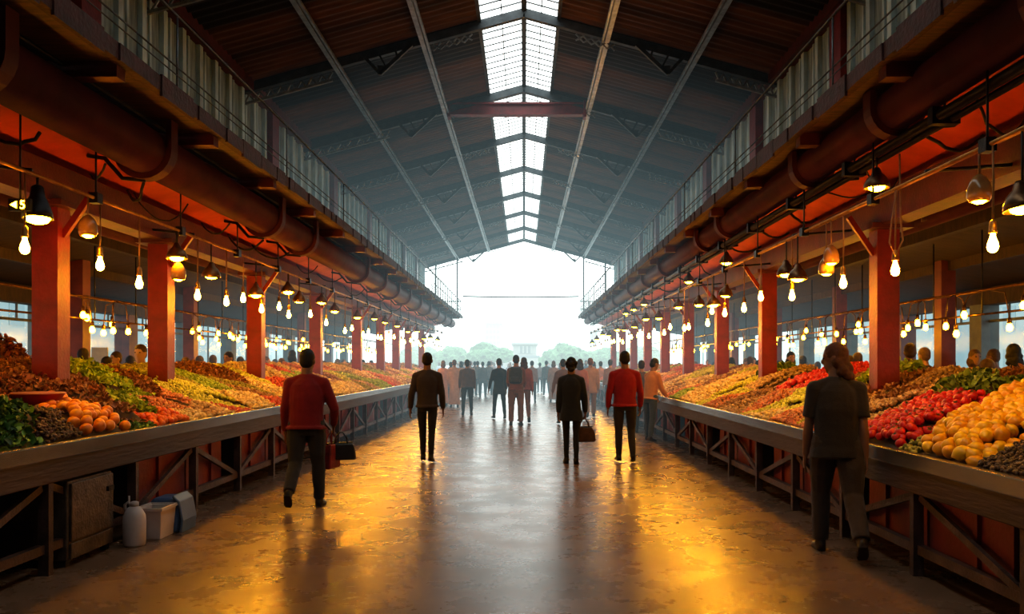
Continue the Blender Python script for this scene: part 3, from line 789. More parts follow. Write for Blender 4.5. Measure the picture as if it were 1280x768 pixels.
TYPES = {
    'kale': ('leaf', [(.05, .12, .015), (.09, .19, .02), (.14, .26, .03), (.035, .08, .012)], .044, .026, 'dark green frilly kale'),
    'parsley': ('leaf', [(.05, .11, .012), (.10, .19, .02), (.16, .24, .03)], .034, .020, 'dark green bunched parsley'),
    'herb': ('leaf', [(.30, .42, .02), (.40, .50, .03), (.20, .32, .02), (.46, .50, .05)], .042, .025, 'bright yellow-green leafy herbs'),
    'leafy': ('leaf', [(.10, .17, .015), (.17, .25, .02), (.25, .32, .03), (.06, .10, .01)], .048, .027, 'deep green leafy greens'),
    'rust': ('leaf', [(.30, .10, .035), (.20, .07, .025), (.40, .17, .06), (.26, .12, .045)], .034, .022, 'rust-brown dried blossoms'),
    'brownrose': ('leaf', [(.33, .15, .07), (.24, .10, .045), (.42, .22, .10)], .036, .024, 'brown dried rosettes'),
    'bean': ('chunk', [(.075, .032, .022), (.05, .02, .016), (.13, .06, .04), (.04, .02, .015)], .021, .027, 'dark purple-brown beans'),
    'walnut': ('chunk', [(.10, .055, .028), (.06, .032, .018), (.15, .085, .045)], .020, .024, 'dark brown rough nuts'),
    'tan': ('chunk', [(.48, .28, .12), (.36, .20, .08), (.56, .36, .18)], .026, .034, 'tan small potatoes'),
    'cream': ('chunk', [(.66, .46, .18), (.58, .36, .13), (.70, .54, .28)], .025, .034, 'cream yellow small fruit'),
    'coral': ('chunk', [(.62, .20, .08), (.52, .15, .06), (.60, .28, .14)], .024, .032, 'coral orange small fruit'),
    'yellowgreen': ('chunk', [(.52, .50, .05), (.42, .42, .04), (.62, .56, .10)], .024, .032, 'yellow-green small peppers'),
    'olive': ('chunk', [(.28, .24, .03), (.36, .30, .05), (.20, .18, .025)], .024, .032, 'olive green small fruit'),
    'green': ('chunk', [(.26, .36, .03), (.20, .30, .025), (.34, .42, .05)], .024, .032, 'fresh green small peppers'),
    'redgrain': ('chunk', [(.56, .07, .035), (.46, .05, .025), (.60, .12, .06)], .024, .032, 'red small chillies'),
    'brown': ('chunk', [(.30, .14, .055), (.22, .10, .04), (.38, .19, .08)], .025, .033, 'brown small roots'),
    'orange': ('fruit', [(.78, .24, .008), (.82, .30, .012), (.72, .19, .006)], .050, .096, 'orange'),
    'carrotball': ('fruit', [(.74, .11, .008), (.70, .14, .01), (.66, .08, .007)], .030, .060, 'small orange fruit'),
    'lemon': ('fruit', [(.80, .40, .008), (.84, .46, .012), (.74, .31, .006)], .049, .088, 'yellow citrus fruit'),
    'tomato': ('fruit', [(.62, .018, .014), (.70, .025, .018), (.52, .012, .012)], .041, .073, 'red tomato'),
    'cherrytom': ('fruit', [(.66, .03, .02), (.72, .04, .025), (.58, .025, .018)], .037, .070, 'small red tomato'),
}
SEEDS = {
    -1: [(40, 548, 'kale'), (5, 520, 'kale'), (30, 520, 'kale'), (98, 540, 'bean'), (52, 514, 'bean'), (75, 525, 'bean'), (112, 548, 'bean'), (68, 504, 'orange'), (92, 507, 'orange'), (112, 517, 'orange'), (128, 528, 'orange'), (150, 533, 'orange'), (168, 537, 'orange'), (150, 542, 'orange'), (175, 545, 'orange'), (190, 528, 'parsley'),
         (8, 497, 'brown'), (85, 476, 'rust'), (106, 493, 'rust'), (92, 488, 'rust'), (128, 504, 'brownrose'), (146, 513, 'brownrose'), (118, 470, 'herb'), (150, 480, 'herb'), (165, 500, 'herb'), (228, 515, 'carrotball'), (212, 520, 'carrotball'), (185, 484, 'rust'), (200, 500, 'coral'), (215, 492, 'coral'),
         (235, 478, 'yellowgreen'), (270, 480, 'green'), (250, 492, 'yellowgreen'), (222, 472, 'olive'), (262, 520, 'cream'), (285, 508, 'cream'), (300, 510, 'redgrain'), (262, 505, 'tan'), (325, 500, 'cream'), (300, 492, 'cream'), (280, 470, 'rust'), (340, 496, 'redgrain'), (318, 488, 'brown'), (318, 470, 'yellowgreen'), (338, 474, 'redgrain'), (345, 486, 'cream'), (300, 478, 'olive')],
    1: [(1270, 585, 'walnut'), (1240, 572, 'walnut'), (1268, 560, 'walnut'), (1215, 562, 'lemon'), (1170, 556, 'lemon'), (1190, 545, 'lemon'), (1225, 532, 'lemon'), (1262, 530, 'lemon'), (1250, 512, 'lemon'), (1272, 498, 'lemon'), (1140, 560, 'lemon'), (1205, 532, 'lemon'),
        (1088, 548, 'tomato'), (1120, 545, 'tomato'), (1110, 528, 'tomato'), (1140, 525, 'tomato'), (1165, 512, 'tomato'), (1195, 515, 'tomato'), (1170, 500, 'tomato'), (1115, 557, 'olive'),
        (1085, 518, 'tan'), (1098, 500, 'tan'), (1110, 480, 'brownrose'), (1130, 488, 'brownrose'), (1090, 472, 'herb'), (1110, 468, 'herb'), (1180, 478, 'tan'), (1165, 470, 'tan'), (1200, 470, 'olive'), (1215, 485, 'leafy'), (1245, 482, 'leafy'), (1200, 490, 'leafy'), (1270, 470, 'rust'),
        (1005, 468, 'cherrytom'), (1018, 474, 'cherrytom'), (1000, 476, 'cherrytom'), (1010, 496, 'yellowgreen'), (985, 500, 'yellowgreen'), (1005, 525, 'coral'), (985, 520, 'coral'), (1030, 510, 'yellowgreen'), (960, 510, 'cream'), (970, 490, 'coral'), (945, 492, 'brown'), (975, 472, 'tan'), (952, 478, 'tan'), (985, 458, 'leafy'), (930, 500, 'tan'), (920, 488, 'yellowgreen'), (940, 474, 'yellowgreen'), (895, 500, 'coral'), (900, 484, 'cream'), (905, 474, 'coral'), (1040, 535, 'brown'), (1055, 500, 'tan'), (1060, 480, 'brown')]}
FARSEQ = ['cream', 'coral', 'yellowgreen', 'tan', 'brown', 'cream', 'redgrain', 'tan', 'olive', 'cream', 'coral', 'green', 'tan', 'cream']
FRUITS = {}
def fruit_proto(tp):
    mode, pal, r, spc, nm = TYPES[tp]
    V, Fc = ICO[3 if r > .04 else 2]
    V = V.copy()
    rr = 1 + .03 * np.sin(V[:, 0] * 3 + 1) * np.cos(V[:, 1] * 4)
    V = V * rr[:, None]
    if tp == 'tomato':
        th = np.arctan2(V[:, 1], V[:, 0]); k = np.sqrt(np.clip(1 - V[:, 2] ** 2, 0, 1))
        V[:, :2] *= (1 + .07 * np.cos(4 * th) * k)[:, None]; V[:, 2] *= .86; V[:, 2] -= .22 * np.exp(-(k / .28) ** 2) * np.sign(V[:, 2]).clip(0, 1)
    elif tp == 'lemon':
        V[:, 2] *= 1.12; V[:, 2] += .22 * np.sign(V[:, 2]) * np.exp(-((np.hypot(V[:, 0], V[:, 1])) / .25) ** 2)
    elif tp == 'orange':
        V[:, 2] *= .93; V[:, 2] -= .12 * np.exp(-((np.hypot(V[:, 0], V[:, 1])) / .16) ** 2) * (V[:, 2] > 0)
    me = mesh_np(tp, V * r, Fc, M['fruitskin'])
    return me
def fruit_stem(r):
    if 'stem%f' % r not in MESHC:
        b = MB()
        for k in range(5):
            a = 2 * PI * k / 5; b.add([(0, 0, r * .72), (math.cos(a - .4) * r * .3, math.sin(a - .4) * r * .3, r * .8), (math.cos(a) * r * .62, math.sin(a) * r * .62, r * .78), (math.cos(a + .4) * r * .3, math.sin(a + .4) * r * .3, r * .8)], [(0, 1, 2, 3)])
        b.tube([(0, 0, r * .65), (r * .05, 0, r * 1.05)], r * .06, 5)
        me = b.mesh('stem'); me.materials.append(M['stem']); MESHC['stem%f' % r] = me
    return MESHC['stem%f' % r]

def smooth(t): t = np.clip(t, 0, 1); return t * t * (3 - 2 * t)
for s in (-1, 1):
    D = SIDE[s]; nm = D['name']; zl, sl, bed = D['zlip'], D['slope'], D['bed']; wmax = D['back'] - bed
    seeds = []
    for px, py, tp in SEEDS[s]:
        a = abs(px - VX) / F; b_ = (py - VY) / F
        d = (CAMZ - zl - .09 + sl * bed) / (b_ + sl * a); w = a * d - bed
        seeds.append((min(max(w, .12), wmax - .1), d, tp))
    ymax_near = 11.5 if s < 0 else 12.5
    seeds = [q for q in seeds if q[1] < 16]
    # stretches the photo only hints at
    if s < 0: seeds += [(w, y, t) for w, y, t in ((.4, 4.4, 'kale'), (1.2, 4.6, 'leafy'), (1.3, 5.8, 'brown'), (.4, 3.4, 'bean'), (1.2, 3.2, 'rust'), (1.75, 6.4, 'brown'), (1.2, 6.7, 'brown'), (1.1, 7.5, 'rust'), (1.7, 7.4, 'rust'), (1.6, 8.4, 'rust'), (1.0, 8.0, 'rust'))]
    else: seeds += [(w, y, t) for w, y, t in ((.4, 4.5, 'walnut'), (1.1, 4.4, 'lemon'), (1.7, 4.9, 'leafy'), (.4, 3.4, 'olive'), (1.3, 3.2, 'rust'))]
    y = 11.6 if s < 0 else 12.6; i = 0; rs = random.Random(40 + s)
    while y < 39.8:
        for w in (.3, 1.0, 1.65):
            yy = y + w * .9 + rs.uniform(-.15, .15)
            if all(abs(yy - q[1]) > .55 or abs(w - q[0]) > .5 for q in seeds): seeds.append((w, yy, rs.choice(FARSEQ)))
        y += .75 * (1 + (y - 11) * .02); i += 1
    S = np.array([(q[0], q[1]) for q in seeds]); tps = [q[2] for q in seeds]
    def assign(w, y):
        dw = (w[:, None] - S[None, :, 0]); dy = (y[:, None] - S[None, :, 1])
        skew = dy - .25 * dw
        dd = np.sqrt((dw * .8) ** 2 + skew ** 2)
        idx = np.argsort(dd, axis=1)[:, :2]
        d1 = np.take_along_axis(dd, idx[:, :1], 1)[:, 0]; d2 = np.take_along_axis(dd, idx[:, 1:2], 1)[:, 0]
        return idx[:, 0], idx[:, 1], (d2 - d1) / 2
    same = np.array([[a == b for b in tps] for a in tps])
    def height(w, y):
        i1, i2, e = assign(w, y)
        e = np.where(same[i1, i2], .35, e)
        big = np.array([.13 if TYPES[t][0] == 'leaf' else .09 if TYPES[t][0] == 'fruit' else .085 for t in tps])[i1]
        h = big * smooth(e / .28) + .035 * np.sin(y * 2.1 + w) * np.sin(w * 2.7 + 1)
        edge = smooth(w / .3)
        h = h * (.35 + .65 * edge) * (1 - .45 * w / wmax) + .05 * edge * smooth((w - .3) / 1.2)
        if s < 0: h = h * (1 - .95 * np.exp(-((w - .80) ** 2 + (y - 7.35) ** 2) / .30 ** 2)) - 0.0
        return h, i1
    # the tray follows the heaps from below
    gw = np.linspace(0, wmax, 34); gy = np.linspace(2.0, 40.0, 520); GW, GY = np.meshgrid(gw, gy)
    h, _ = height(GW.ravel(), GY.ravel())
    hh = np.maximum(h - .025, -.01) * smooth((GW.ravel()) / .15)
    V = np.stack([s * (bed + GW.ravel()), GY.ravel(), zl + sl * GW.ravel() + hh], 1)
    n = len(gw); ii = (np.arange(len(gy) - 1)[:, None] * n + np.arange(n - 1)[None]).ravel()
    Fq = np.stack([ii, ii + 1, ii + n + 1, ii + n], 1)
    if s > 0: Fq = Fq
    else: Fq = Fq[:, ::-1]
    root = [o for o in bpy.data.objects if o.name.startswith('market_counter') and (o.location.x * s > 0)][0]
    tray = [c for c in root.children if c.name.startswith('display_tray')][0]
    me = mesh_np('display_tray', V - np.array(root.location[:])[None], Fq, M['bed']); tray.data = me
    # points
    heaps = {}
    def merge_key(i): return i
    zones = [(2.2, 9.5, 1.0, 1), (9.5, 15, 1.25, 1), (15, 24, 1.7, 1), (24, 39.9, 2.4, 1)]
    acc = {}
    for y0, y1, k, sub in zones:
        for spc in sorted({TYPES[t][3] for t in tps if TYPES[t][0] != 'fruit'}):
            step = spc * k
            w_, y_ = np.meshgrid(np.arange(.02, wmax - .02, step), np.arange(y0, y1, step)); w_ = w_.ravel(); y_ = y_.ravel()
            w_ = w_ + RNG.uniform(-.45, .45, len(w_)) * step; y_ = y_ + RNG.uniform(-.45, .45, len(y_)) * step
            w_ = np.clip(w_, .02, wmax - .03)
            h, i1 = height(w_, y_)
            for i in np.unique(i1):
                if TYPES[tps[i]][0] == 'fruit' or TYPES[tps[i]][3] != spc: continue
                m_ = i1 == i
                pos = np.stack([s * (bed + w_[m_]), y_[m_], zl + sl * w_[m_] + h[m_]], 1)
                acc.setdefault(i, []).append((pos, k))
    nk = {}
    order = sorted(acc, key=lambda i: seeds[i][1])
    # heaps of one kind that touch are one heap
    comp = {i: i for i in acc}
    def find(i):
        while comp[i] != i: i = comp[i]
        return i
    for i in acc:
        for j in acc:
            if i < j and tps[i] == tps[j] and np.hypot(S[i, 0] - S[j, 0], S[i, 1] - S[j, 1]) < 1.0: comp[find(i)] = find(j)
    grp = {}
    for i in order: grp.setdefault(find(i), []).append(i)
    for g, members in grp.items():
        mode, pal, size, spc, desc = TYPES[tps[members[0]]]
        Vs, Fs, Cs = [], [], []; off = 0
        for i in members:
            for pos, k in acc[i]:
                sz = np.full(len(pos), size * (k if mode == 'chunk' else k * .95)) * RNG.uniform(.75, 1.2, len(pos))
                if mode == 'leaf':
                    pos = pos + np.array([0, 0, .012]) + RNG.normal(size=pos.shape) * .014
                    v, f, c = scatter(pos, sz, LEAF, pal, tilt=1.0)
                else:
                    near_ = k < 1.2 and size < .03
                    pos = pos + np.array([0, 0, .004]) + RNG.uniform(0, .02, (len(pos), 1)) * np.array([[0, 0, 1]])
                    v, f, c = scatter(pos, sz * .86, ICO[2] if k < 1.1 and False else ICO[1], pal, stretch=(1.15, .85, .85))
                Vs.append(v); Fs.append(f + off); Cs.append(c); off += len(v)
        base = np.array([s * (bed + S[members[0], 0]), S[members[0], 1], zl + sl * S[members[0], 0]])
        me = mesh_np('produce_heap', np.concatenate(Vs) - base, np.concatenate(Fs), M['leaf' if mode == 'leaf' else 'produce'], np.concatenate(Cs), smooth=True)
        q = nk.get(desc, 0); nk[desc] = q + 1
        nmh = {'kale': 'kale_heap', 'parsley': 'parsley_heap', 'herb': 'herb_heap', 'leafy': 'greens_heap', 'bean': 'bean_heap', 'walnut': 'nut_heap', 'rust': 'dried_blossom_heap', 'brownrose': 'dried_rosette_heap'}.get(tps[members[0]], 'produce_heap')
        o = link(nmh, me, None, base)
        tag(o, 'heap of %s on the %s counter, %s of its kind from the near end' % (desc, nm, ordinal(q)), 'produce', 'produce heaps on the %s counter' % nm, 'stuff')
    # countable fruit
    for tp in sorted({t for t in tps if TYPES[t][0] == 'fruit'}):
        mode, pal, r, spc, desc = TYPES[tp]
        me = fruit_proto(tp); rows = []
        yv = np.arange(3.4, 15.5, spc * .87)
        for k, yy in enumerate(yv):
            for w in np.arange(.012 + r * .9 + (spc / 2 if k % 2 else 0), wmax - r, spc): rows.append((w, yy))
        Wp = np.array(rows); jit = RNG.uniform(-.26, .26, Wp.shape) * spc; Wp = Wp + jit
        h, i1 = height(Wp[:, 0], Wp[:, 1])
        sel = [k for k in range(len(Wp)) if tps[i1[k]] == tp and -30 < VX + s * (bed + Wp[k, 0]) * F / Wp[k, 1] < 1310]
        sel.sort(key=lambda k: Wp[k, 1]); sel = sel[:295]
        onm = {'orange': 'orange_fruit', 'carrotball': 'kumquat', 'lemon': 'yellow_citrus', 'tomato': 'tomato', 'cherrytom': 'small_tomato'}[tp]
        base_lab = {'orange': 'round orange in the orange pile beside dark beans on the left counter', 'carrotball': 'small deep-orange fruit in the pile beside parsley on the left counter', 'lemon': 'yellow citrus fruit in the big yellow pile on the right counter', 'tomato': 'glossy red tomato in the pile beside the yellow citrus', 'cherrytom': 'small red tomato in the pile behind the woman at right'}[tp]
        for k in sel:
            w, yy = Wp[k]
            z = zl + sl * w + h[k] + r * .55 + RNG.uniform(0, .75) * r
            o = link(onm, me, None, (s * (bed + w), yy, z))
            o.rotation_euler = RNG.uniform(-.9, .9, 3) if tp != 'lemon' else RNG.uniform(-1.6, 1.6, 3)
            sc1 = RNG.uniform(.88, 1.12); o.scale = (sc1, sc1, sc1)
            c = pal[RNG.integers(0, len(pal))]; o.color = (*c, 1)
            tag(o, base_lab, 'fruit' if tp not in ('tomato', 'cherrytom') else 'tomato', {'orange': 'oranges on the left counter', 'carrotball': 'small orange fruit on the left counter', 'lemon': 'yellow citrus on the right counter', 'tomato': 'red tomatoes on the right counter', 'cherrytom': 'small tomatoes on the right counter'}[tp])
            if tp == 'tomato' and yy < 8 and RNG.uniform() < .5:
                link('stem', fruit_stem(r), o)

# red bowl on the left counter, and what stands behind and below
b = MB(); b.lathe([(.0, 0), (.12, 0), (.16, .02), (.215, .10), (.225, .105), (.215, .115), (.20, .10), (.15, .03), (0, .02)], n=28)
x, y = -4.45, 7.33
root = empty('bowl', (x, y, CAMZ - (507 - VY) * y / F), 'wide red enamel bowl on the left counter at the foot of the nearest column', 'bowl')
b.build('body', 'bowl', root)
b = MB(); b.lathe([(.20, .100), (.222, .104), (.228, .112), (.215, .122), (.198, .112)], n=28); b.build('rim', 'bowl_rim', root)
b = MB(); b.lathe([(.0, .0), (.10, .0), (.105, -.10), (.14, -.12), (0, -.12)], n=20); b.build('foot', 'bowl', root)
# blossom mound on a stand behind the nearest left column
root = empty('display_stand', (-6.2, 9.35, 0), 'tall dark stand behind the left counter by the nearest column', 'stand')
b = MB(); b.box(-.42, .42, -.45, .45, 1.18, 1.26)
b.build('top', 'apron', root)
for i in (-1, 1):
    for j in (-1, 1):
        b = MB(); b.box(i * .38 - .03, i * .38 + .03, j * .4 - .03, j * .4 + .03, 0, 1.18); b.build('leg', 'apron', root)
n = 2600; u = RNG.uniform(0, 2 * PI, n); t = np.sqrt(RNG.uniform(0, 1, n))
pos = np.stack([.42 * t * np.cos(u), .45 * t * np.sin(u), .02 + .60 * np.sqrt(np.clip(1 - t ** 2, 0, 1)) * (1 + .12 * np.sin(5 * u)) * RNG.uniform(.85, 1.02, n)], 1)
v, f, c = scatter(pos, np.full(n, .05), LEAF, [(.26, .09, .045), (.36, .12, .07), (.20, .06, .03), (.34, .17, .09)])
v0, f0 = ICO[2]; 
o = link('dried_blossom_heap', mesh_np('blossoms', v, f, M['leaf'], c), None, (-6.2, 9.35, 1.26)); tag(o, 'tall mound of reddish dried blossoms behind the nearest left column', 'produce', None, 'stuff')

# things under the left counter
root = empty('steel_cabinet', (-3.56, 6.63, 0), 'tarnished metal cabinet under the left counter beside the plastic jug', 'cabinet', rz=0)
b = MB(); b.box(-.62, -.03, -.34, .34, .05, .68); bevel(b.build('body', 'cabinet', root), .012)
b = MB(); b.box(-.03, -.005, -.32, .32, .20, .66); d_ = bevel(b.build('door', 'cabinet', root), .008)
b = MB(); b.box(-.005, .018, .20, .29, .52, .56); b.build('handle', 'black_metal', d_)
b = MB(); b.box(-.03, -.008, -.32, .32, .06, .185); bevel(b.build('drawer', 'cabinet', root), .008)
for y in (-.3, .3):
    b = MB(); b.box(-.10, -.05, y - .03, y + .03, 0, .06); b.build('foot', 'black_metal', root)
d = F * CAMZ / (665 - VY); 
root = empty('plastic_jug', (-3.44, 3.44 / .487, 0), 'white plastic jug on the floor by the left counter', 'jug')
b = MB(); n = 18
prof = [(.0, 0), (.085, 0), (.097, .02), (.1, .2), (.095, .27), (.06, .335), (.035, .35)]
b.lathe(prof, n=20, sx=1.0, sy=.8); o = b.build('body', 'plastic_white', root)
b = MB(); b.lathe([(.03, .35), (.036, .352), (.036, .385), (.02, .392), (0, .392)], n=14); b.build('cap', 'plastic_white', root)
b = MB(); b.tube([(-.075, 0, .28), (-.085, 0, .36), (-.05, 0, .39), (-.034, 0, .35)], .013, 8); b.build('handle', 'plastic_white', root)
b = MB(); b.tube([(-.045, 0, .36), (-.047, 0, .44)], .008, 6); b.build('spout', 'plastic_white', root)
d = 8.05
root = empty('plastic_bin', (-3.42, 3.42 / .460, 0), 'white open plastic bin between the jug and the blue tub', 'bin')
b = MB()
o_, i_ = [(-.12, -.16), (.12, -.16), (.12, .16), (-.12, .16)], [(-.105, -.145), (.105, -.145), (.105, .145), (-.105, .145)]
vs = [(x * .85, y * .85, 0) for x, y in o_] + [(x, y, .28) for x, y in o_] + [(x, y, .28) for x, y in i_] + [(x * .85, y * .85, .015) for x, y in i_]
fs = [(3, 2, 1, 0)] + [(k, (k + 1) % 4, 4 + (k + 1) % 4, 4 + k) for k in range(4)] + [(4 + k, 4 + (k + 1) % 4, 8 + (k + 1) % 4, 8 + k) for k in range(4)] + [(8 + k, 8 + (k + 1) % 4, 12 + (k + 1) % 4, 12 + k) for k in range(4)] + [(12, 13, 14, 15)]
b.add(vs, fs); bevel(b.build('body', 'plastic_white', root), .008)
b = MB(); b.box(-.135, .135, -.175, -.155, .265, .29); b.box(-.135, .135, .155, .175, .265, .29); b.box(-.135, -.115, -.155, .155, .265, .29); b.box(.115, .135, -.155, .155, .265, .29); b.build('rim', 'plastic_white', root)
d = 8.4
root = empty('blue_tub', (-3.43, 3.43 / .443, 0), 'blue plastic tub turned on its side by the left counter', 'tub')
b = MB(); poly = [(-.14, 0), (.14, 0), (.155, .12), (.13, .28), (.08, .33), (-.10, .33), (-.14, .28)]
b.prism(poly, 1, -.14, .14); bevel(b.build('body', 'plastic_blue', root), .03, 3)
b = MB(); b.prism([(.09, .335), (.145, .285), (.175, .12), (.16, 0), (.185, 0), (.2, .12), (.165, .3), (.1, .36)], 1, -.16, .16); bevel(b.build('rim', 'plastic_blue', root), .01)
# made-up little sign high at the left edge, its glyphs imitate lamp glow
root = empty('made_up_sign', ((24 - VX) * 6.6 / F, 6.6, 2.92), 'tiny made-up sign, arrow and 5 imitating lamp glow, beside the black flood lamp', 'sign')
b = MB(); b.box(-.09, .09, .0, .03, -.05, .05); b.tube([(0, .015, .05), (0, .015, 1.0)], .008, 6); b.build('case', 'black_metal', root)
b = MB(); b.add([(-.075, -.004, 0), (-.02, -.004, .03), (-.02, -.004, -.03)], [(0, 1, 2)]); b.build('arrow', 'bulb_small', root)
cu = bpy.data.curves.new('digit', 'FONT'); cu.body = '5'; cu.size = .1; cu.extrude = .002; cu.align_x = 'CENTER'; cu.materials.append(M['bulb_small'])
o = bpy.data.objects.new('digit', cu); C.objects.link(o); o.parent = root; o.location = (.03, -.006, -.034); o.rotation_euler = (PI / 2, 0, 0)
# pale board in the left side aisle
root = empty('notice_board', (-7.9, 14.9, 0), 'blank pale board on a pole in the left side aisle', 'board')
b = MB(); b.box(-.15, .15, -.015, .015, 1.62, 1.92); b.build('panel', 'stone', root)
b = MB(); b.tube([(0, .03, 0), (0, .03, 1.8)], .02, 8); b.lathe([(.0, 0), (.18, 0), (.17, .03), (.02, .04)], (0, .03, 0), 14); b.build('pole', 'post', root)

# ------------------------------------------------------------------ people
TEX = bpy.data.textures.new('folds', 'CLOUDS'); TEX.noise_scale = .11; TEX.noise_depth = 2
TEXH = bpy.data.textures.new('locks', 'CLOUDS'); TEXH.noise_scale = .03
BAKE = []
def soft(o, voxel, sm=3, disp=0., tex=None):
    r = o.modifiers.new('remesh', 'REMESH'); r.mode = 'VOXEL'; r.voxel_size = voxel; r.use_smooth_shade = True
    if sm: q = o.modifiers.new('smooth', 'SMOOTH'); q.factor = .5; q.iterations = sm
    if disp:
        q = o.modifiers.new('folds', 'DISPLACE'); q.strength = disp; q.texture = tex or TEX; q.mid_level = .5; q.texture_coords = 'LOCAL'
    BAKE.append(o); return o
def ring_loft(b, rings, T, n=20, sq=1.0):
    vs = []; fs = []
    for z, rx, ry, *c in rings:
        cx, cy = (c + [0, 0])[:2]
        for k in range(n):
            a = 2 * PI * k / n
            ca, sa = math.cos(a), math.sin(a)
            vs.append(T @ Vector((cx + math.copysign(abs(ca) ** sq, ca) * rx, cy + math.copysign(abs(sa) ** sq, sa) * ry, z)))
    for i in range(len(rings) - 1):
        for k in range(n):
            k2 = (k + 1) % n; fs.append((i * n + k, i * n + k2, (i + 1) * n + k2, (i + 1) * n + k))
    fs += [tuple(reversed(range(n))), tuple(range((len(rings) - 1) * n, len(rings) * n))]
    b.add(vs, fs, 0, True)
def limb(b, pts, rad):
    b.tube(pts, rad, 12)
    for p, r in zip(pts, rad): b.ball(p, r * .995, 10, 6)

def person(label, loc, rz=0., H=1.74, fat=1., skin=(.30, .16, .10), hair=(.02, .014, .012), shirt=(.3, .02, .02), trousers=(.03, .03, .035), shoes=(.02, .016, .014),
           legs=((.18, .05, .03), (-.2, .35, .03)), arms=((.14, .1, .25), (.14, -.15, .2)), lean=.03, side=0., head=(0, 0), style='shirt', hairstyle='short', vox=.016, eyes=False, group=None, wide=1., grip=(0, 0), hairless=False, slim=1., fold=.012, twist=0.):
    k = H / 1.75
    S0 = Matrix.Scale(k, 4)
    U = Matrix.Translation((0, 0, .95)) @ Matrix.Rotation(-lean, 4, 'X') @ Matrix.Rotation(side, 4, 'Y') @ Matrix.Rotation(twist, 4, 'Z') @ Matrix.Translation((0, 0, -.95))
    # legs
    L = []
    for sg, (a, kn, spd) in zip((-1, 1), legs):
        hip = Vector((sg * .092 * (1 + (fat - 1) * .5), 0, .93))
        kd = Vector((sg * spd, math.sin(a), -math.cos(a))).normalized(); knee = hip + kd * .44
        sd = Vector((sg * spd * .4, math.sin(a - kn), -math.cos(a - kn))).normalized(); ank = knee + sd * .42
        L.append((hip, knee, ank, a - kn))
    dz = -(min(q[2].z - (.085 + max(0., math.sin(-q[3]) * .16 if q[3] < -.15 else 0)) for q in L))
    T0 = Matrix.Translation((0, 0, dz))
    U = S0 @ T0 @ U; Lw = S0 @ T0
    L = [(Lw @ h, Lw @ n_, Lw @ a, ang) for h, n_, a, ang in L]
    body, sh, tr = MB(), MB(), MB()
    # torso
    f = fat
    tor = [(.90, .160 * f, .112 * f), (1.0, .148 * f, .108 * f), (1.1, .150 * f, .110 * f), (1.2, .162 * (1 + (f - 1) * .8), .116 * f), (1.28, .168 * wide, .118), (1.35, .152 * wide, .108), (1.405, .112 * wide, .09), (1.45, .072, .066)]
    ring_loft(body, [(z, x * .95, y * .95) for z, x, y in tor], U)
    neck0, neck1 = U @ Vector((0, -.012, 1.42)), U @ Vector((0, .012, 1.57))
    limb(body, [neck0, neck1], [.064 * k, .058 * k])
    Hc = U @ Vector((0, .015, 1.625))
    HR = Matrix.Translation(Hc) @ Matrix.Rotation(rz * 0 + head[0], 4, 'Z') @ Matrix.Rotation(-head[1], 4, 'X') @ Matrix.Scale(k * 1.07, 4)
    def hb(b, c, r, n=14, m=9):
        t = MB(); t.ball(c, r, n, m); b.add([HR @ Vector(v) for v in t.v], t.f, 0, True)
    hb(body, (0, 0, .022), (.074, .092, .100)); hb(body, (0, .028, -.045), (.060, .064, .068)); hb(body, (0, .05, -.085), (.034, .036, .028))
    hb(body, (0, .092, -.012), (.013, .024, .024)); hb(body, (0, .083, .012), (.009, .014, .035)); hb(body, (0, .072, .035), (.055, .02, .014))
    hb(body, (0, .083, -.05), (.024, .012, .007)); hb(body, (0, .081, -.062), (.021, .012, .007))
    for sg in (-1, 1): hb(body, (sg * .074, -.006, -.005), (.011, .024, .034), 8, 6)
    # arms
    grips = []
    slv = {'shirt': 1., 'coat': 1., 'robe': 1., 'tee': .0}[style]
    for i, (sg, A) in enumerate(zip((-1, 1), arms)):
        ab, sw, el = A[:3]; out = A[3] if len(A) > 3 else .5
        shd = Vector((sg * .166 * wide, 0, 1.365))
        ud = Vector((sg * math.sin(ab), math.sin(sw) * math.cos(ab), -math.cos(sw) * math.cos(ab))).normalized(); elb = shd + ud * .30
        fd = Vector((sg * math.sin(ab) * out, math.sin(sw + el), -math.cos(sw + el))).normalized(); wr = elb + fd * .25
        shd, elb, wr = U @ shd, U @ elb, U @ wr; fd = (U.to_3x3() @ fd).normalized(); q = k
        limb(body, [shd, shd.lerp(elb, .5), elb, elb.lerp(wr, .3), wr], [.050 * q * (1 + (f - 1) * .5), .046 * q, .039 * q, .042 * q, .027 * q])
        # hand: palm, four fingers, thumb
        inn = Vector((-sg, 0, 0)); inn = (inn - fd * inn.dot(fd)).normalized(); fw = Vector((0, 1, 0)); fw = (fw - fd * fw.dot(fd) - inn * fw.dot(inn)).normalized()
        for t in (-.026, -.009, .009, .026): limb(body, [wr + fw * t * .6 * q + fd * .01, wr + fd * .088 * q + fw * t * q], [.014 * q, .0125 * q])
        curl = .35 + grip[i]
        for t, ln in ((-.030, .062), (-.0105, .074), (.0105, .080), (.030, .072)):
            p = wr + fd * .088 * q + fw * t * q; pts = [p]; ang = curl * .5
            for seg in (.45, .32, .25):
                dr = fd * math.cos(ang) + inn * math.sin(ang); p = p + dr * ln * seg * q; pts.append(p); ang += curl * .75
            limb(body, pts, [.0098 * q, .0092 * q, .0085 * q, .0075 * q])
        p = wr + fd * .025 * q + fw * .030 * q
        limb(body, [p, p + (fw * .6 + fd * .75 + inn * .25).normalized() * .036 * q, p + (fw * .6 + fd * .75 + inn * .25).normalized() * .036 * q + (fd * .9 + inn * .4 + fw * .1).normalized() * .034 * q], [.013 * q, .011 * q, .009 * q])
        grips.append(wr + fd * .105 * q + inn * .025 * q)
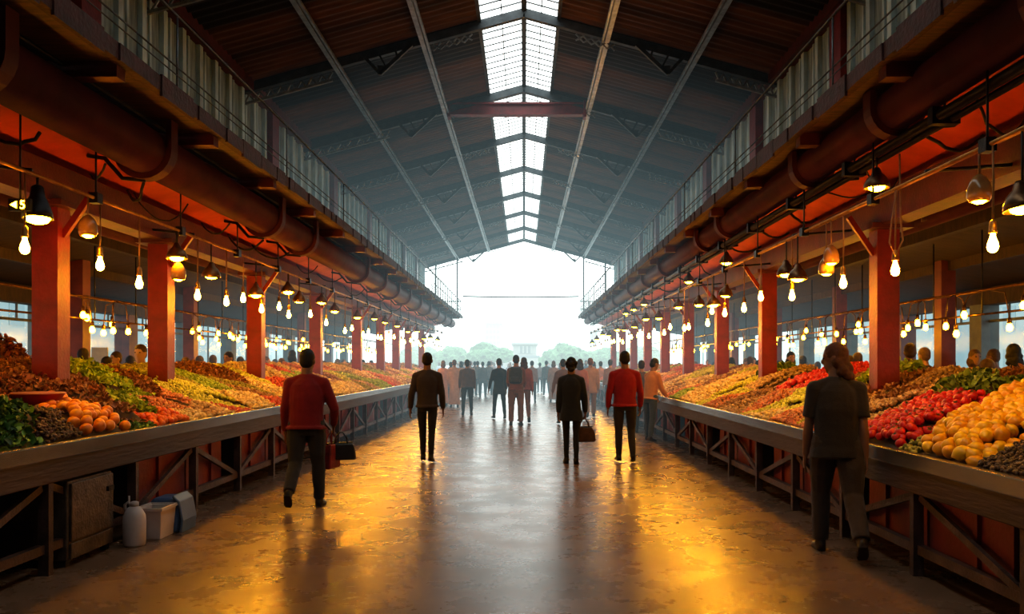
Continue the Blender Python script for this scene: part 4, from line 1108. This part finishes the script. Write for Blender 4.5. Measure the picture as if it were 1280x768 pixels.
        # sleeve
        if slv:
            cuff = elb.lerp(wr, .93)
            limb(sh, [shd + (elb - shd) * -.02, shd.lerp(elb, .45), elb, elb.lerp(wr, .35)], [.067 * q * (1 + (f - 1) * .4), .062 * q * (1 + (f - 1) * .5), .054 * q, .052 * q])
            sh.tube([elb.lerp(wr, .3), elb.lerp(wr, .7), cuff], [.052 * q, .045 * q, .040 * q], 14)
        else:
            limb(sh, [shd + (elb - shd) * -.02, shd.lerp(elb, .3)], [.074 * q, .068 * q])
            sh.tube([shd.lerp(elb, .2), shd.lerp(elb, .78)], [.068 * q, .066 * q], 14)
    # garment torso
    g = .014
    hemz = {'shirt': .86, 'tee': .80, 'coat': .70, 'robe': .10}[style]
    rings = [(z, x + g, y + g) for z, x, y in tor[:-1]]
    rings += [(1.465, .070, .066)]
    if style == 'shirt': rings = [(hemz, .182 * f + g, .136 * f + g), (.89, .176 * f + g, .128 * f + g)] + rings
    elif style == 'tee': rings = [(hemz, .190 * f, .140 * f), (.86, .182 * f, .134 * f)] + rings
    elif style == 'coat': rings = [(hemz, .205 * f, .150 * f), (.82, .192 * f, .142 * f)] + rings
    else: rings = [(hemz, .215 * f, .19 * f), (.5, .195 * f, .165 * f), (.8, .178 * f, .135 * f)] + rings
    ring_loft(sh, rings, U if style != 'robe' else U)
    [limb(sh, [U @ Vector((0, -.012, 1.44)), U @ Vector((sg * .09 * wide, -.006, 1.405)), U @ Vector((sg * .160 * wide, 0, 1.368))], [.062 * k, .060 * k, .066 * k]) for sg in (-1, 1)]
    ring_loft(sh, [(1.44, .075, .068), (1.478, .064, .062)], U)
    # legs
    shoes_ = []
    for sg, (hip, knee, ank, ang) in zip((-1, 1), L):
        q = k
        limb(body, [hip, hip.lerp(knee, .5), knee, knee.lerp(ank, .3), ank], [.08 * q * slim, .07 * q * slim, .05 * q, .052 * q * slim, .034 * q])
        if style == 'coat' and hairstyle == 'bun':
            pass
        hem = knee.lerp(ank, .985)
        w = slim
        limb(tr, [hip, hip.lerp(knee, .45), knee], [.088 * q * w * (1 + (f - 1) * .4), .086 * q * w * (1 + (f - 1) * .6), .068 * q * w])
        tr.tube([knee, knee.lerp(ank, .35), hem], [.068 * q * w, .064 * q * w, .055 * q * (w if w > 1 else w * .9)], 14)
        # shoe
        b = MB(); pitch = ang if ang < -.12 else 0.
        R = Matrix.Translation(ank) @ Matrix.Rotation(pitch * .9, 4, 'X') @ Matrix.Rotation(-sg * .12, 4, 'Z') @ Matrix.Scale(k, 4)
        t = MB(); t.ball((0, -.01, -.04), (.042, .062, .046), 12, 8); t.ball((0, .075, -.055), (.042, .09, .030), 14, 8); t.ball((0, .12, -.060), (.043, .058, .026), 12, 8); t.tube([(0, 0, .02), (0, .0, -.04)], [.044, .046], 12)
        t.prism([(-.038, -.05), (.034, -.05), (.045, .05), (.046, .12), (.03, .17), (-.03, .17), (-.046, .12), (-.042, .05)], 2, -.085, -.062)
        b.add([R @ Vector(v) for v in t.v], t.f, 0, True)
        shoes_.append(b)
    hr = 1 + (f - 1) * .4
    ring_loft(tr, [(.80, .158 * hr * min(slim, 1.05), .112 * hr), (.87, .164 * (1 + (f - 1) * .6), .118 * (1 + (f - 1) * .6)), (.94, .156 * (1 + (f - 1) * .6), .112 * (1 + (f - 1) * .6)), (1.0, .146 * (1 + (f - 1) * .6), .106 * (1 + (f - 1) * .6))], U.lerp(Lw, .5) if False else Lw)
    o = body.build('person', 'skin', None, loc); o.rotation_euler.z = rz; o.color = (*skin, 1)
    tag(o, label, 'person', group); soft(o, min(vox, .009 if vox < .012 else vox), 2)
    c = sh.build({'coat': 'coat', 'robe': 'robe'}.get(style, 'shirt'), 'cloth', o); c.color = (*shirt, 1); soft(c, vox, 4, fold)
    if style != 'robe':
        c = tr.build('trousers', 'cloth', o); c.color = (*trousers, 1); soft(c, vox, 4, fold * 1.2)
    for b in shoes_:
        c = b.build('shoe', 'leatherobj', o); c.color = (*shoes, 1); soft(c, min(vox, .012), 2)
    if not hairless:
        h = MB()
        hb(h, (0, -.010, .038), (.080, .095, .094)); hb(h, (0, -.040, -.010), (.071, .062, .072))
        if hairstyle == 'wavy':
            for x, y_, z, r in ((-.055, -.02, -.03, .045), (.055, -.02, -.03, .045), (-.05, -.05, -.09, .045), (.05, -.05, -.09, .045), (0, -.07, -.08, .055), (-.03, -.075, -.14, .04), (.04, -.075, -.14, .042), (.07, -.04, -.12, .035), (-.068, -.035, -.11, .032), (0, -.085, -.15, .04)): hb(h, (x, y_, z), r)
        if hairstyle == 'bun':
            hb(h, (0, -.085, .02), .045); hb(h, (.05, -.05, .03), .05); hb(h, (-.05, -.05, .02), .045); hb(h, (0, -.06, -.06), (.06, .05, .05)); hb(h, (.068, .0, .0), (.02, .05, .06)); hb(h, (-.068, .0, .0), (.02, .05, .06))
        if hairstyle == 'scarf': hb(h, (0, -.03, -.06), (.095, .10, .10))
        c = h.build('hair', 'hair', o); c.color = (*hair, 1); soft(c, min(vox, .010), 5 if hairstyle in ('wavy', 'bun') else 1, .012 if hairstyle in ('wavy', 'bun') else .004, TEXH)
    if eyes:
        for sg in (-1, 1):
            b = MB(); t = MB(); t.ball((sg * .030, .083, .014), (.013, .008, .008), 8, 6); b.add([HR @ Vector(v) for v in t.v], t.f, 0, True)
            c = b.build('eye', 'leatherobj', o); c.color = (.02, .015, .012, 1)
    R = Matrix.Translation(loc) @ Matrix.Rotation(rz, 4, 'Z')
    return o, [R @ p for p in grips], R, Hc

def fx(px, d): return (px - VX) * d / F
# ---- the people near the viewer
dA = 8.95
pA, gA, RA, _ = person('heavy man in a dark red sweater walking beside the left counter with a bag', (fx(383, dA), dA, 0), .06, 1.76, 1.17, (.20, .10, .065), (.012, .009, .008), (.17, .008, .012), (.026, .025, .027), (.018, .014, .012),
    legs=((-.16, .70, .01), (.13, .05, .04)), arms=((.16, -.03, .30, .1), (.40, .12, .55, -.35)), lean=.06, wide=1.12, vox=.009, head=(-.05, .0), grip=(.3, 1.1), slim=1.12)
dB = 13.1
pB, gB, RB, _ = person('man in a dark grey sweater and slim black trousers walking away', (fx(534, dB), dB, 0), 0, 1.75, 1.02, (.16, .08, .05), (.012, .009, .008), (.036, .028, .028), (.012, .013, .016), (.012, .01, .01),
    legs=((.10, .04, -.03), (-.06, .18, -.03)), arms=((.24, -.05, .22, .4), (.20, .0, .25, .2)), lean=.0, wide=1.1, vox=.010, slim=.90)
dC = 12.9
pC, gC, RC, _ = person('woman in a black coat with a brown handbag walking away', (fx(714, dC), dC, 0), -.03, 1.70, .96, (.18, .09, .06), (.01, .008, .008), (.014, .018, .024), (.012, .014, .018), (.008, .007, .007),
    legs=((.06, .02, -.02), (-.05, .08, -.02)), arms=((.12, .0, .18, .4), (.20, .03, .2, .3)), lean=.0, wide=.98, vox=.010, style='coat', hairstyle='bun', slim=.82, grip=(.2, 1.3))
dD = 13.1
pD, gD, RD, _ = person('man in a red sweater and dark trousers walking away at the centre right', (fx(781, dD), dD, 0), .03, 1.77, 1.12, (.19, .095, .06), (.012, .009, .008), (.26, .010, .012), (.03, .022, .019), (.014, .011, .01),
    legs=((.02, .03, .0), (-.08, .30, .0)), arms=((.22, .0, .25, .2), (.24, .05, .3, .1)), lean=.0, wide=1.14, vox=.010, slim=.98)
dE = 6.75
pE, gE, RE, _ = person('woman with wavy brown hair and dark short-sleeved top by the right counter', (fx(1046, dE) , dE, 0), -.2, 1.78, 1.12, (.20, .095, .055), (.085, .030, .012), (.030, .022, .018), (.055, .036, .026), (.045, .03, .022),
    legs=((.30, .30, .02), (-.22, .55, .03)), arms=((.16, .08, .15, .5), (.10, -.15, .15, .5)), lean=.06, wide=1.02, vox=.009, style='tee', hairstyle='wavy', head=(1.2, .12), slim=1.18, eyes=True)
# the man leaning over the right counter
d12 = 16.6
person('man in an orange shirt leaning over the right counter edge', (2.62, d12, 0), -.95, 1.70, 1.0, (.20, .10, .06), (.012, .009, .008), (.42, .17, .05), (.045, .06, .085), (.03, .018, .012),
    legs=((.05, .05, .03), (-.08, .1, .03)), arms=((.1, .5, .45, .3), (.1, .45, .5, .3)), lean=.16, vox=.012, head=(-.1, .35), eyes=True)

# bags
def bag(label, cat, name, g, rz, w, h, t, m, drop=.0, style='tote', tilt=0.):
    root = empty(name, (g.x, g.y, g.z), label, cat, rz=rz)
    hh = .13 + drop
    b = MB()
    if style == 'tote':
        poly = [(-w / 2, -hh - h), (w / 2, -hh - h), (w * .46, -hh - h * .3), (w * .40, -hh), (-w * .40, -hh), (-w * .46, -hh - h * .3)]
    else:
        poly = [(-w * .46, -hh - h), (w * .46, -hh - h), (w / 2, -hh - h * .85), (w * .46, -hh - h * .35), (w * .32, -hh), (-w * .32, -hh), (-w * .46, -hh - h * .35), (-w / 2, -hh - h * .85)]
    b.prism(poly, 1, -t / 2, t / 2); bevel(b.build('body', m, root), .02, 3)
    for y in (-t * .3, t * .3):
        b = MB(); b.tube([(-w * .22, y, -hh - .02), (-w * .18, y, -hh * .5), (-w * .05, y * .3, .0), (w * .05, y * .3, .0), (w * .18, y, -hh * .5), (w * .22, y, -hh - .02)], .008, 8); b.build('handle', m, root)
    b = MB(); b.box(-w * .38, w * .38, -t * .12, t * .12, -hh - .004, -hh + .012); b.build('clasp', 'leather_black', root)
    return root
bag('brown leather handbag held by the woman in the black coat', 'bag', 'handbag', gC[1], .1, .36, .24, .14, 'leather_brown', style='purse')
bag('red bag held by the man in the red sweater on the left', 'bag', 'shopping_bag', gA[1], PI / 2 - .25, .26, .28, .11, 'leather_red', style='tote')
bag('black case carried with the red bag by the man on the left', 'bag', 'carry_case', gA[1] + Vector((.10, .06, .0)), .25, .34, .19, .12, 'leather_black', style='tote')

# ---- walkers in the middle distance
def walker(label, px, d, rz, H, col, tro, **kw):
    kw.setdefault('vox', .018)
    return person(label, (fx(px, d), d, 0), rz, H, shirt=col, trousers=tro, **kw)
walk1 = ((.22, .06, .02), (-.2, .3, .02)); walk2 = ((-.2, .3, .02), (.2, .05, .02)); stand = ((.02, .02, .05), (-.02, .03, .05))
walker('person in a pale tan patterned robe on the left of the aisle', 568, 29.8, .1, 1.76, (.42, .24, .15), (.3, .2, .15), style='robe', legs=stand, hair=(.10, .05, .03))
walker('person in an orange-pink robe beside the left counter', 554, 30.8, 0, 1.74, (.50, .24, .13), (.3, .2, .15), style='robe', legs=stand, hair=(.15, .08, .05), hairstyle='scarf')
walker('man in a dark brown shirt striding away left of centre', 584, 25.4, .1, 1.74, (.085, .055, .052), (.02, .022, .028), legs=stand, fat=1.15, wide=1.12)
walker('man in a dark navy suit walking left of centre', 624, 23.5, .25, 1.74, (.020, .030, .042), (.016, .022, .030), legs=((.10, .02, .08), (-.1, .1, .08)), arms=((.30, .05, .2, .6), (.1, -.1, .2)), style='coat', slim=.95)
pk, gk, Rk, _ = walker('man with a dark backpack and brown trousers standing in the centre', 645, 21.1, -.05, 1.83, (.17, .06, .035), (.16, .070, .040), legs=stand, fat=1.08, arms=((.12, .2, .9, -.3), (.12, .2, .9, -.3)), slim=1.15)
walker('woman in a reddish top half hidden by the man with the backpack', 655, 22.0, .1, 1.76, (.30, .075, .05), (.16, .07, .045), legs=walk1, hairstyle='wavy', hair=(.06, .025, .015))
walker('man in a mauve-grey shirt and dark jeans walking away in the centre', 665, 34.0, 0, 1.74, (.22, .15, .15), (.03, .04, .06), legs=stand, fat=1.1)
walker('person in a mauve shirt walking beside the woman in black', 704, 21.2, .05, 1.71, (.17, .10, .095), (.03, .03, .04), legs=walk1, arms=((.28, .0, .2), (.1, .1, .2)))
walker('person in a red top just behind the woman in black', 725, 22.6, -.1, 1.72, (.34, .12, .08), (.10, .06, .05), legs=walk2, hairstyle='wavy', hair=(.03, .015, .012))
walker('man in a tan suit walking away right of centre', 738, 24.0, 0, 1.76, (.36, .21, .13), (.32, .19, .12), legs=walk2, fat=1.1, style='coat', wide=1.1, slim=1.15, hair=(.12, .05, .03))
walker('man in a mauve jacket near the right counter', 763, 28.0, .1, 1.74, (.21, .12, .10), (.05, .05, .06), legs=walk1, fat=1.08)
walker('person in dark blue trousers close behind the red sweater at right', 802, 18.9, -.1, 1.68, (.07, .05, .06), (.022, .03, .045), legs=stand)
walker('short person in a pinkish shirt beyond the tan suit', 751, 33.0, .2, 1.70, (.40, .22, .17), (.06, .06, .07), legs=walk1)
walker('person in a coral shirt by the far right counter', 776, 31.0, -.2, 1.72, (.42, .17, .10), (.06, .06, .07), legs=stand)
walker('person in a grey-blue jacket in the centre distance', 683, 41.0, .1, 1.76, (.10, .13, .16), (.07, .09, .12), legs=walk1, fat=1.05)
walker('person in a blue-grey shirt left of the navy suit', 597, 40.0, 0, 1.74, (.12, .14, .17), (.06, .07, .09), legs=walk1)
walker('person in a slate jacket beside the blue-grey shirt', 603.5, 39.0, .2, 1.72, (.10, .12, .15), (.05, .06, .08), legs=stand, style='coat')
walker('tall person in a grey top left of the navy suit', 611, 40.5, -.2, 1.74, (.16, .17, .19), (.06, .08, .11), legs=walk2)
# backpack
root = empty('backpack', Rk @ Vector((0, -.17, 1.10)), 'dark backpack worn by the man in the centre', 'backpack', rz=-.05)
b = MB(); b.prism([(-.16, 0), (.16, 0), (.185, .12), (.18, .34), (.12, .44), (-.12, .44), (-.18, .34), (-.185, .12)], 1, -.12, .06); bevel(b.build('body', 'leather_black', root), .05, 3)
b = MB(); b.prism([(-.12, .03), (.12, .03), (.13, .18), (-.13, .18)], 1, -.165, -.11); bevel(b.build('pocket', 'leather_black', root), .02, 2)
for sg in (-1, 1):
    b = MB(); b.tube([(sg * .11, .02, .42), (sg * .13, .16, .40), (sg * .14, .30, .25), (sg * .15, .22, .05), (sg * .14, .05, .03)], .018, 6); b.build('strap', 'leather_black', root)

# ---- crowd: a few figures, copied
protos = []
for i, kw in enumerate((dict(legs=walk1), dict(legs=walk2, fat=1.15), dict(legs=stand, arms=((.15, .2, .6), (.15, .1, .4))), dict(legs=stand, style='robe', hairstyle='scarf'), dict(legs=stand, style='coat', hairstyle='wavy', fat=.95), dict(legs=walk1, style='tee', fat=1.05))):
    o, g, R, hc = person('-', (0, 0, 0), 0, 1.74, vox=.022, eyes=True, **kw); protos.append(o)
used = [False] * len(protos)
SK = [(.30, .16, .10), (.18, .09, .055), (.40, .24, .17), (.24, .12, .08)]
HA = [(.012, .009, .008), (.02, .012, .01), (.05, .025, .015), (.12, .07, .05)]
def place(i, x, y, rz, sc_, col, label, group, tro=None, hair=None, z=0.):
    o = protos[i] if not used[i] else dup(protos[i])
    used[i] = True
    if 'group' in o: del o['group']
    o.location = (x, y, z); o.rotation_euler = (0, 0, rz); o.scale = (sc_, sc_, sc_)
    o.color = (*random.choice(SK), 1)
    for ch in o.children:
        n_ = ch.name.split('.')[0]
        if n_ in ('shirt', 'coat', 'robe'): ch.color = (*col, 1)
        elif n_ == 'trousers': ch.color = (*(tro or random.choice([(.03, .035, .05), (.05, .045, .04), (.08, .07, .06)])), 1)
        elif n_ == 'hair': ch.color = (*(hair or random.choice(HA)), 1)
    tag(o, label, 'person', group)
    return o
random.seed(77)
# side-aisle shoppers the photo shows by their heads: (side, px of the head, py of its top, depth, proto, colour, turn, words)
SHOP = [(-1, 177, 431, 12.6, 2, (.46, .30, .20), PI, 'stallkeeper in a tan shirt facing the aisle behind the left counter'),
        (-1, 104, 437, 13.0, 0, (.06, .035, .03), .5, 'dark-haired shopper behind the left counter next to the pale board'),
        (-1, 92, 445, 15.5, 1, (.10, .08, .08), .2, 'grey-clad shopper right beside the nearest left column'),
        (-1, 132, 446, 14.2, 4, (.09, .05, .04), -.3, 'dark-haired shopper just right of the pale board'),
        (-1, 147, 441, 15.0, 5, (.34, .24, .2), 2.6, 'shopper in a dusty pink top between board and stallkeeper'),
        (-1, 162, 445, 15.8, 3, (.40, .26, .2), 0, 'shopper in a pale headscarf left of the stallkeeper'),
        (-1, 232, 447, 15.0, 4, (.28, .17, .13), .4, 'shopper right of the second left column in a rosy coat'),
        (-1, 249, 446, 17.5, 0, (.06, .05, .05), 0, 'dark-haired shopper by the bright window beyond the second left column'),
        (-1, 266, 445, 18.5, 1, (.22, .17, .16), .2, 'grey-mauve shopper halfway between the second and third left columns'),
        (-1, 287, 440, 14.0, 2, (.30, .15, .09), 2.8, 'shopper in a rust shirt just left of the third left column'),
        (-1, 300, 447, 19.0, 5, (.3, .22, .2), 0, 'pale shopper right behind the rust shirt'),
        (-1, 352, 448, 18.0, 4, (.14, .07, .05), .3, 'brown-coated shopper behind the red-sweatered man at left'),
        (-1, 365, 438, 19.5, 3, (.24, .13, .10), .0, 'tall robed shopper behind the red-sweatered man at left'),
        (1, 1138, 431, 12.5, 1, (.08, .04, .03), -.3, 'dark-haired shopper right of the nearest right column'),
        (1, 1157, 436, 13.5, 0, (.07, .05, .045), .3, 'second dark-haired shopper right of the nearest right column'),
        (1, 1176, 441, 16.5, 5, (.16, .10, .09), 0, 'small shopper in front of the dull red side post at right'),
        (1, 1187, 438, 14.6, 4, (.22, .12, .09), .2, 'shopper in brown directly before the red side post at right'),
        (1, 1217, 437, 13.0, 3, (.40, .17, .11), PI, 'shopper in a pink headscarf behind the dark leafy greens'),
        (1, 1231, 437, 16.0, 0, (.12, .11, .11), .1, 'grey shopper before the far right window'),
        (1, 1244, 438, 13.5, 1, (.20, .09, .07), .5, 'brown-haired shopper above the leafy greens at right'),
        (1, 1236, 449, 9.6, 2, (.03, .022, .02), .2, 'stooping dark-haired shopper close behind the leafy greens'),
        (1, 1268, 430, 11.0, 4, (.22, .10, .07), -.2, 'curly-haired shopper at the right edge'),
        (1, 1063, 446, 14.5, 5, (.16, .09, .07), .2, 'shopper left of the nearest right column in brown'),
        (1, 1073, 442, 15.5, 0, (.2, .13, .11), .1, 'greyish shopper left of the nearest right column'),
        (1, 988, 440, 17.0, 3, (.34, .2, .15), PI, 'robed shopper behind the small red tomato pile'),
        (1, 1004, 446, 19.0, 1, (.2, .14, .12), 0, 'shopper beyond the small red tomatoes in dusty brown'),
        (1, 915, 447, 18.0, 4, (.26, .15, .12), .2, 'shopper behind the counter right of the fourth right column'),
        (1, 938, 447, 20.0, 0, (.24, .15, .12), .1, 'shopper behind the right counter in a faded brown top')]
for s, px, py, d, i, col, rz, lab in SHOP:
    x = fx(px, d); xmin = SIDE[s]['back'] + .32
    if abs(x) < xmin: d = d * xmin / abs(x); x = fx(px, d)
    H = CAMZ + (VY - py) * d / F
    place(i, x, d, rz, min(max(H / 1.76, .86), 1.12), col, lab, 'shoppers in the side aisles')
random.seed(5)
for s in (-1, 1):
    for k in range(24):
        y = random.uniform(19, 38); x = s * random.uniform(SIDE[s]['back'] + .4, SIDE[s]['outer'] - .7)
        place(random.randrange(6), x, y, random.uniform(0, 6.28), random.uniform(.93, 1.05), random.choice([(.22, .12, .09), (.3, .18, .13), (.12, .09, .08), (.36, .22, .16), (.08, .06, .06)]), 'far shopper among others in the %s side aisle, small and hazy' % SIDE[s]['name'], 'far shoppers in the %s side aisle' % SIDE[s]['name'])
for k in range(62):
    d = random.uniform(45, 78); px = random.uniform(572, 748) if k < 50 else random.uniform(540, 790)
    place(random.randrange(6), fx(px, d), d, random.choice([0, PI, random.uniform(0, 6.28)]), random.uniform(.93, 1.06), random.choice([(.10, .12, .14), (.16, .17, .19), (.3, .22, .2), (.08, .09, .11), (.24, .2, .2), (.3, .33, .35)]), 'small hazy figure in the crowd on the square beyond the open end', 'crowd on the square')
for k in range(10):
    d = random.uniform(33, 42); px = random.choice([random.uniform(560, 600), random.uniform(690, 770)])
    place(random.randrange(6), fx(px, d), d, random.choice([0, 0, PI]), random.uniform(.95, 1.03), random.choice([(.12, .13, .15), (.3, .2, .17), (.2, .16, .16), (.36, .24, .18)]), 'hazy walker near the far end of the aisle', 'walkers near the far end of the aisle')

# bake the sculpted figures
dg = bpy.context.evaluated_depsgraph_get()
for o in [q for q in bpy.data.objects if q.type == 'FONT']:
    me = bpy.data.meshes.new_from_object(o.evaluated_get(dg)); n_ = link('numeral', me, o.parent, o.location); n_.rotation_euler = o.rotation_euler; bpy.data.objects.remove(o)
dg = bpy.context.evaluated_depsgraph_get()
new = [(o, bpy.data.meshes.new_from_object(o.evaluated_get(dg))) for o in BAKE]
old = {o.data: me for o, me in new}
for o in bpy.data.objects:
    if o.type == 'MESH' and o.data in old:
        o.modifiers.clear(); o.data = old[o.data]
for me in old.values():
    me.polygons.foreach_set('use_smooth', [True] * len(me.polygons))

# ------------------------------------------------------------------ the square beyond
def tree(px, d, r, htop, label, seed):
    x = fx(px, d); root = empty('tree', (x, d, 0), label, 'tree', 'trees on the square')
    b = MB(); b.tube([(0, 0, 0), (.1, 0, htop * .35), (.0, .1, htop * .6)], [.28, .2, .1], 8); b.build('trunk', 'bark', root)
    rn = np.random.default_rng(seed); vs, fs = [], []; off = 0
    for k in range(26):
        a = rn.uniform(0, 2 * PI); q = math.sqrt(rn.uniform()) * r * .75; rr = r * rn.uniform(.26, .40)
        c = np.array([q * math.cos(a), q * math.sin(a) * .8, htop - rr - (q / r) ** 2 * htop * .42 - rn.uniform(0, .12) * htop])
        V, Fc = ICO[3]; nz = 1 + .22 * np.sin(V[:, 0] * 9 + k) * np.sin(V[:, 1] * 8 + k * 2) * np.sin(V[:, 2] * 9 + 1) + rn.normal(size=len(V)) * .09
        vs.append(V * nz[:, None] * np.array([1, 1, .8]) * rr + c); fs.append(Fc + off); off += len(V)
    link('crown', mesh_np('crown', np.concatenate(vs), np.concatenate(fs), M['tree'], None, False), root)
tree(612, 90, 2.7, 4.5, 'broad hazy green tree left of the pale pavilion', 1)
tree(566, 94, 2.6, 4.0, 'hazy green tree furthest left on the square', 2)
tree(708, 90, 2.9, 4.3, 'broad hazy green tree right of the pale pavilion', 3)
tree(754, 94, 2.5, 3.9, 'hazy green tree furthest right on the square', 4)
for k, (px, d, r, h) in enumerate(((525, 110, 3.4, 4.6), (800, 110, 3.4, 4.6))):
    tree(px, d, r, h, 'pale hazy tree half hidden behind the %s stalls' % ('left' if k == 0 else 'right'), 9 + k)
def building(px, pyt, w, d, dep, m, label, nx, nz, grp=None, base=None):
    x = fx(px, d); h = CAMZ + (VY - pyt) * d / F; wd = w * d / F
    root = empty('building', (x, d, 0), label, 'building', grp)
    b = MB(); b.box(-wd / 2, wd / 2, 0, dep, 0, h); b.build('wall', m, root)
    b = MB(); b.box(-wd / 2 - .2, wd / 2 + .2, -.2, dep + .2, h, h + .35); b.build('roof', m, root)
    for i in range(nx):
        for j in range(nz):
            xa = -wd / 2 + wd * (i + .22) / nx; xb = -wd / 2 + wd * (i + .78) / nx; za = h * (j + .3) / nz; zb = h * (j + .8) / nz
            b = MB(); b.box(xa, xb, -.06, .02, za, zb); b.build('window', 'bld_glass', root)
    return root, wd, h
# pavilion on the axis
d = 96; root = empty('pavilion', (fx(655, d), d, 0), 'pale stepped pavilion with a wide window on the axis of the hall', 'building')
def px_(v): return v * d / F
b = MB(); b.box(px_(-30), px_(36), 0, 12, 0, px_(8) + 1.6); b.build('base', 'bld_white', root)
b = MB(); b.box(px_(-14), px_(16), 1, 12, px_(8) + 1.6, px_(42)); b.build('wall', 'bld_white', root)
b = MB(); b.box(px_(-17), px_(20), .4, 12.5, px_(25), px_(28)); b.build('canopy', 'bld_blue', root)
b = MB(); b.box(px_(-12), px_(12), .2, 1.2, px_(10), px_(24)); b.build('lower_window', 'bld_blue', root)
b = MB(); b.box(px_(-6), px_(9), .9, 1.2, px_(31), px_(40)); w_ = b.build('window', 'bld_glass', root)
b = MB()
for t in (-6, -1, 4, 9): b.box(px_(t) - .08, px_(t) + .08, .8, .95, px_(31), px_(40))
b.build('window_frame', 'bld_white', w_)
b = MB(); b.box(px_(-16), px_(18), .6, 12.4, px_(42), px_(44)); b.build('roof', 'bld_white', root)
building(616, 405, 18, 140, 14, 'bld_blue', 'pale tower block left of the pavilion', 4, 9, 'hazy towers')
building(601, 412, 14, 155, 14, 'bld_blue', 'shorter hazy block left of the pale tower', 3, 7, 'hazy towers')
building(700, 412, 22, 155, 14, 'bld_blue', 'hazy block right of the pavilion', 4, 6, 'hazy towers')
building(576, 418, 20, 165, 14, 'bld_blue', 'low hazy block above the leftmost tree', 4, 5, 'hazy towers')
building(738, 416, 18, 160, 14, 'bld_blue', 'low hazy block above the rightmost tree', 4, 5, 'hazy towers')
gx = np.linspace(-160, 160, 61); gy = np.linspace(250, 330, 9); GX, GY = np.meshgrid(gx, gy)
hz = (np.sin((GY - 250) / 80 * PI) * (14 + 6 * np.sin(GX / 31 + 1) + 3 * np.sin(GX / 11))).clip(0) + RNG.normal(size=GX.shape) * .5 - .5
ii = (np.arange(8)[:, None] * 61 + np.arange(60)[None]).ravel()
o = link('hill', mesh_np('hill', np.stack([GX.ravel(), GY.ravel(), hz.ravel()], 1), np.stack([ii, ii + 1, ii + 62, ii + 61], 1), M['hill'])); tag(o, 'faint hazy hill behind the towers', None, None, 'structure')
# streets beside the hall
rs = random.Random(12)
for s in (-1, 1):
    y = 6.; k = 0
    while y < 95:
        w = rs.uniform(9, 15); h = rs.uniform(6.5, 11); x = s * rs.uniform(34, 40)
        root = empty('building', (x, y + w / 2, 0), 'pale street building seen through the %s windows, %s from the near end' % ('left' if s < 0 else 'right', ordinal(k)), 'building', 'buildings beside the hall')
        b = MB(); b.box(-5, 5, -w / 2, w / 2, 0, h); b.build('wall', 'bld_white' if k % 2 else 'bld_blue', root)
        b = MB(); b.box(-5.3, 5.3, -w / 2 - .2, w / 2 + .2, h, h + .4); b.build('roof', 'bld_white', root)
        n = int(w / 3)
        for i in range(n):
            for z in (1.0, 3.9):
                yc = -w / 2 + (i + .5) * w / n
                b = MB(); b.box(-s * 5.05, -s * 4.95, yc - .7, yc + .7, z, z + 1.7); b.build('window', 'bld_glass', root)
        y += w + rs.uniform(.5, 3); k += 1

# ------------------------------------------------------------------ haze
def haze(x0, x1, y0, y1, z0, z1, sigma, rad, label):
    b = MB(); b.box(x0, x1, y0, y1, z0, z1); o = b.build('haze', haze_mat('haze', sigma, rad)); tag(o, label, 'haze', None, 'stuff')
haze(-9.0, 8.6, 15., 43.95, .02, 8.7, .0135, (.38, .55, .59), 'thin blue-grey haze filling the far half of the hall')
haze(-150, 150, 44.0, 340, .0, 60, .0036, (3.0, 3.4, 3.25), 'bright milky haze over the square beyond the hall')
haze(-70, -9.5, -5, 43.9, .0, 30, .022, (.42, .60, .64), 'pale blue haze in the street left of the hall')
haze(9.1, 70, -5, 43.9, .0, 30, .022, (.42, .60, .64), 'pale blue haze in the street right of the hall')
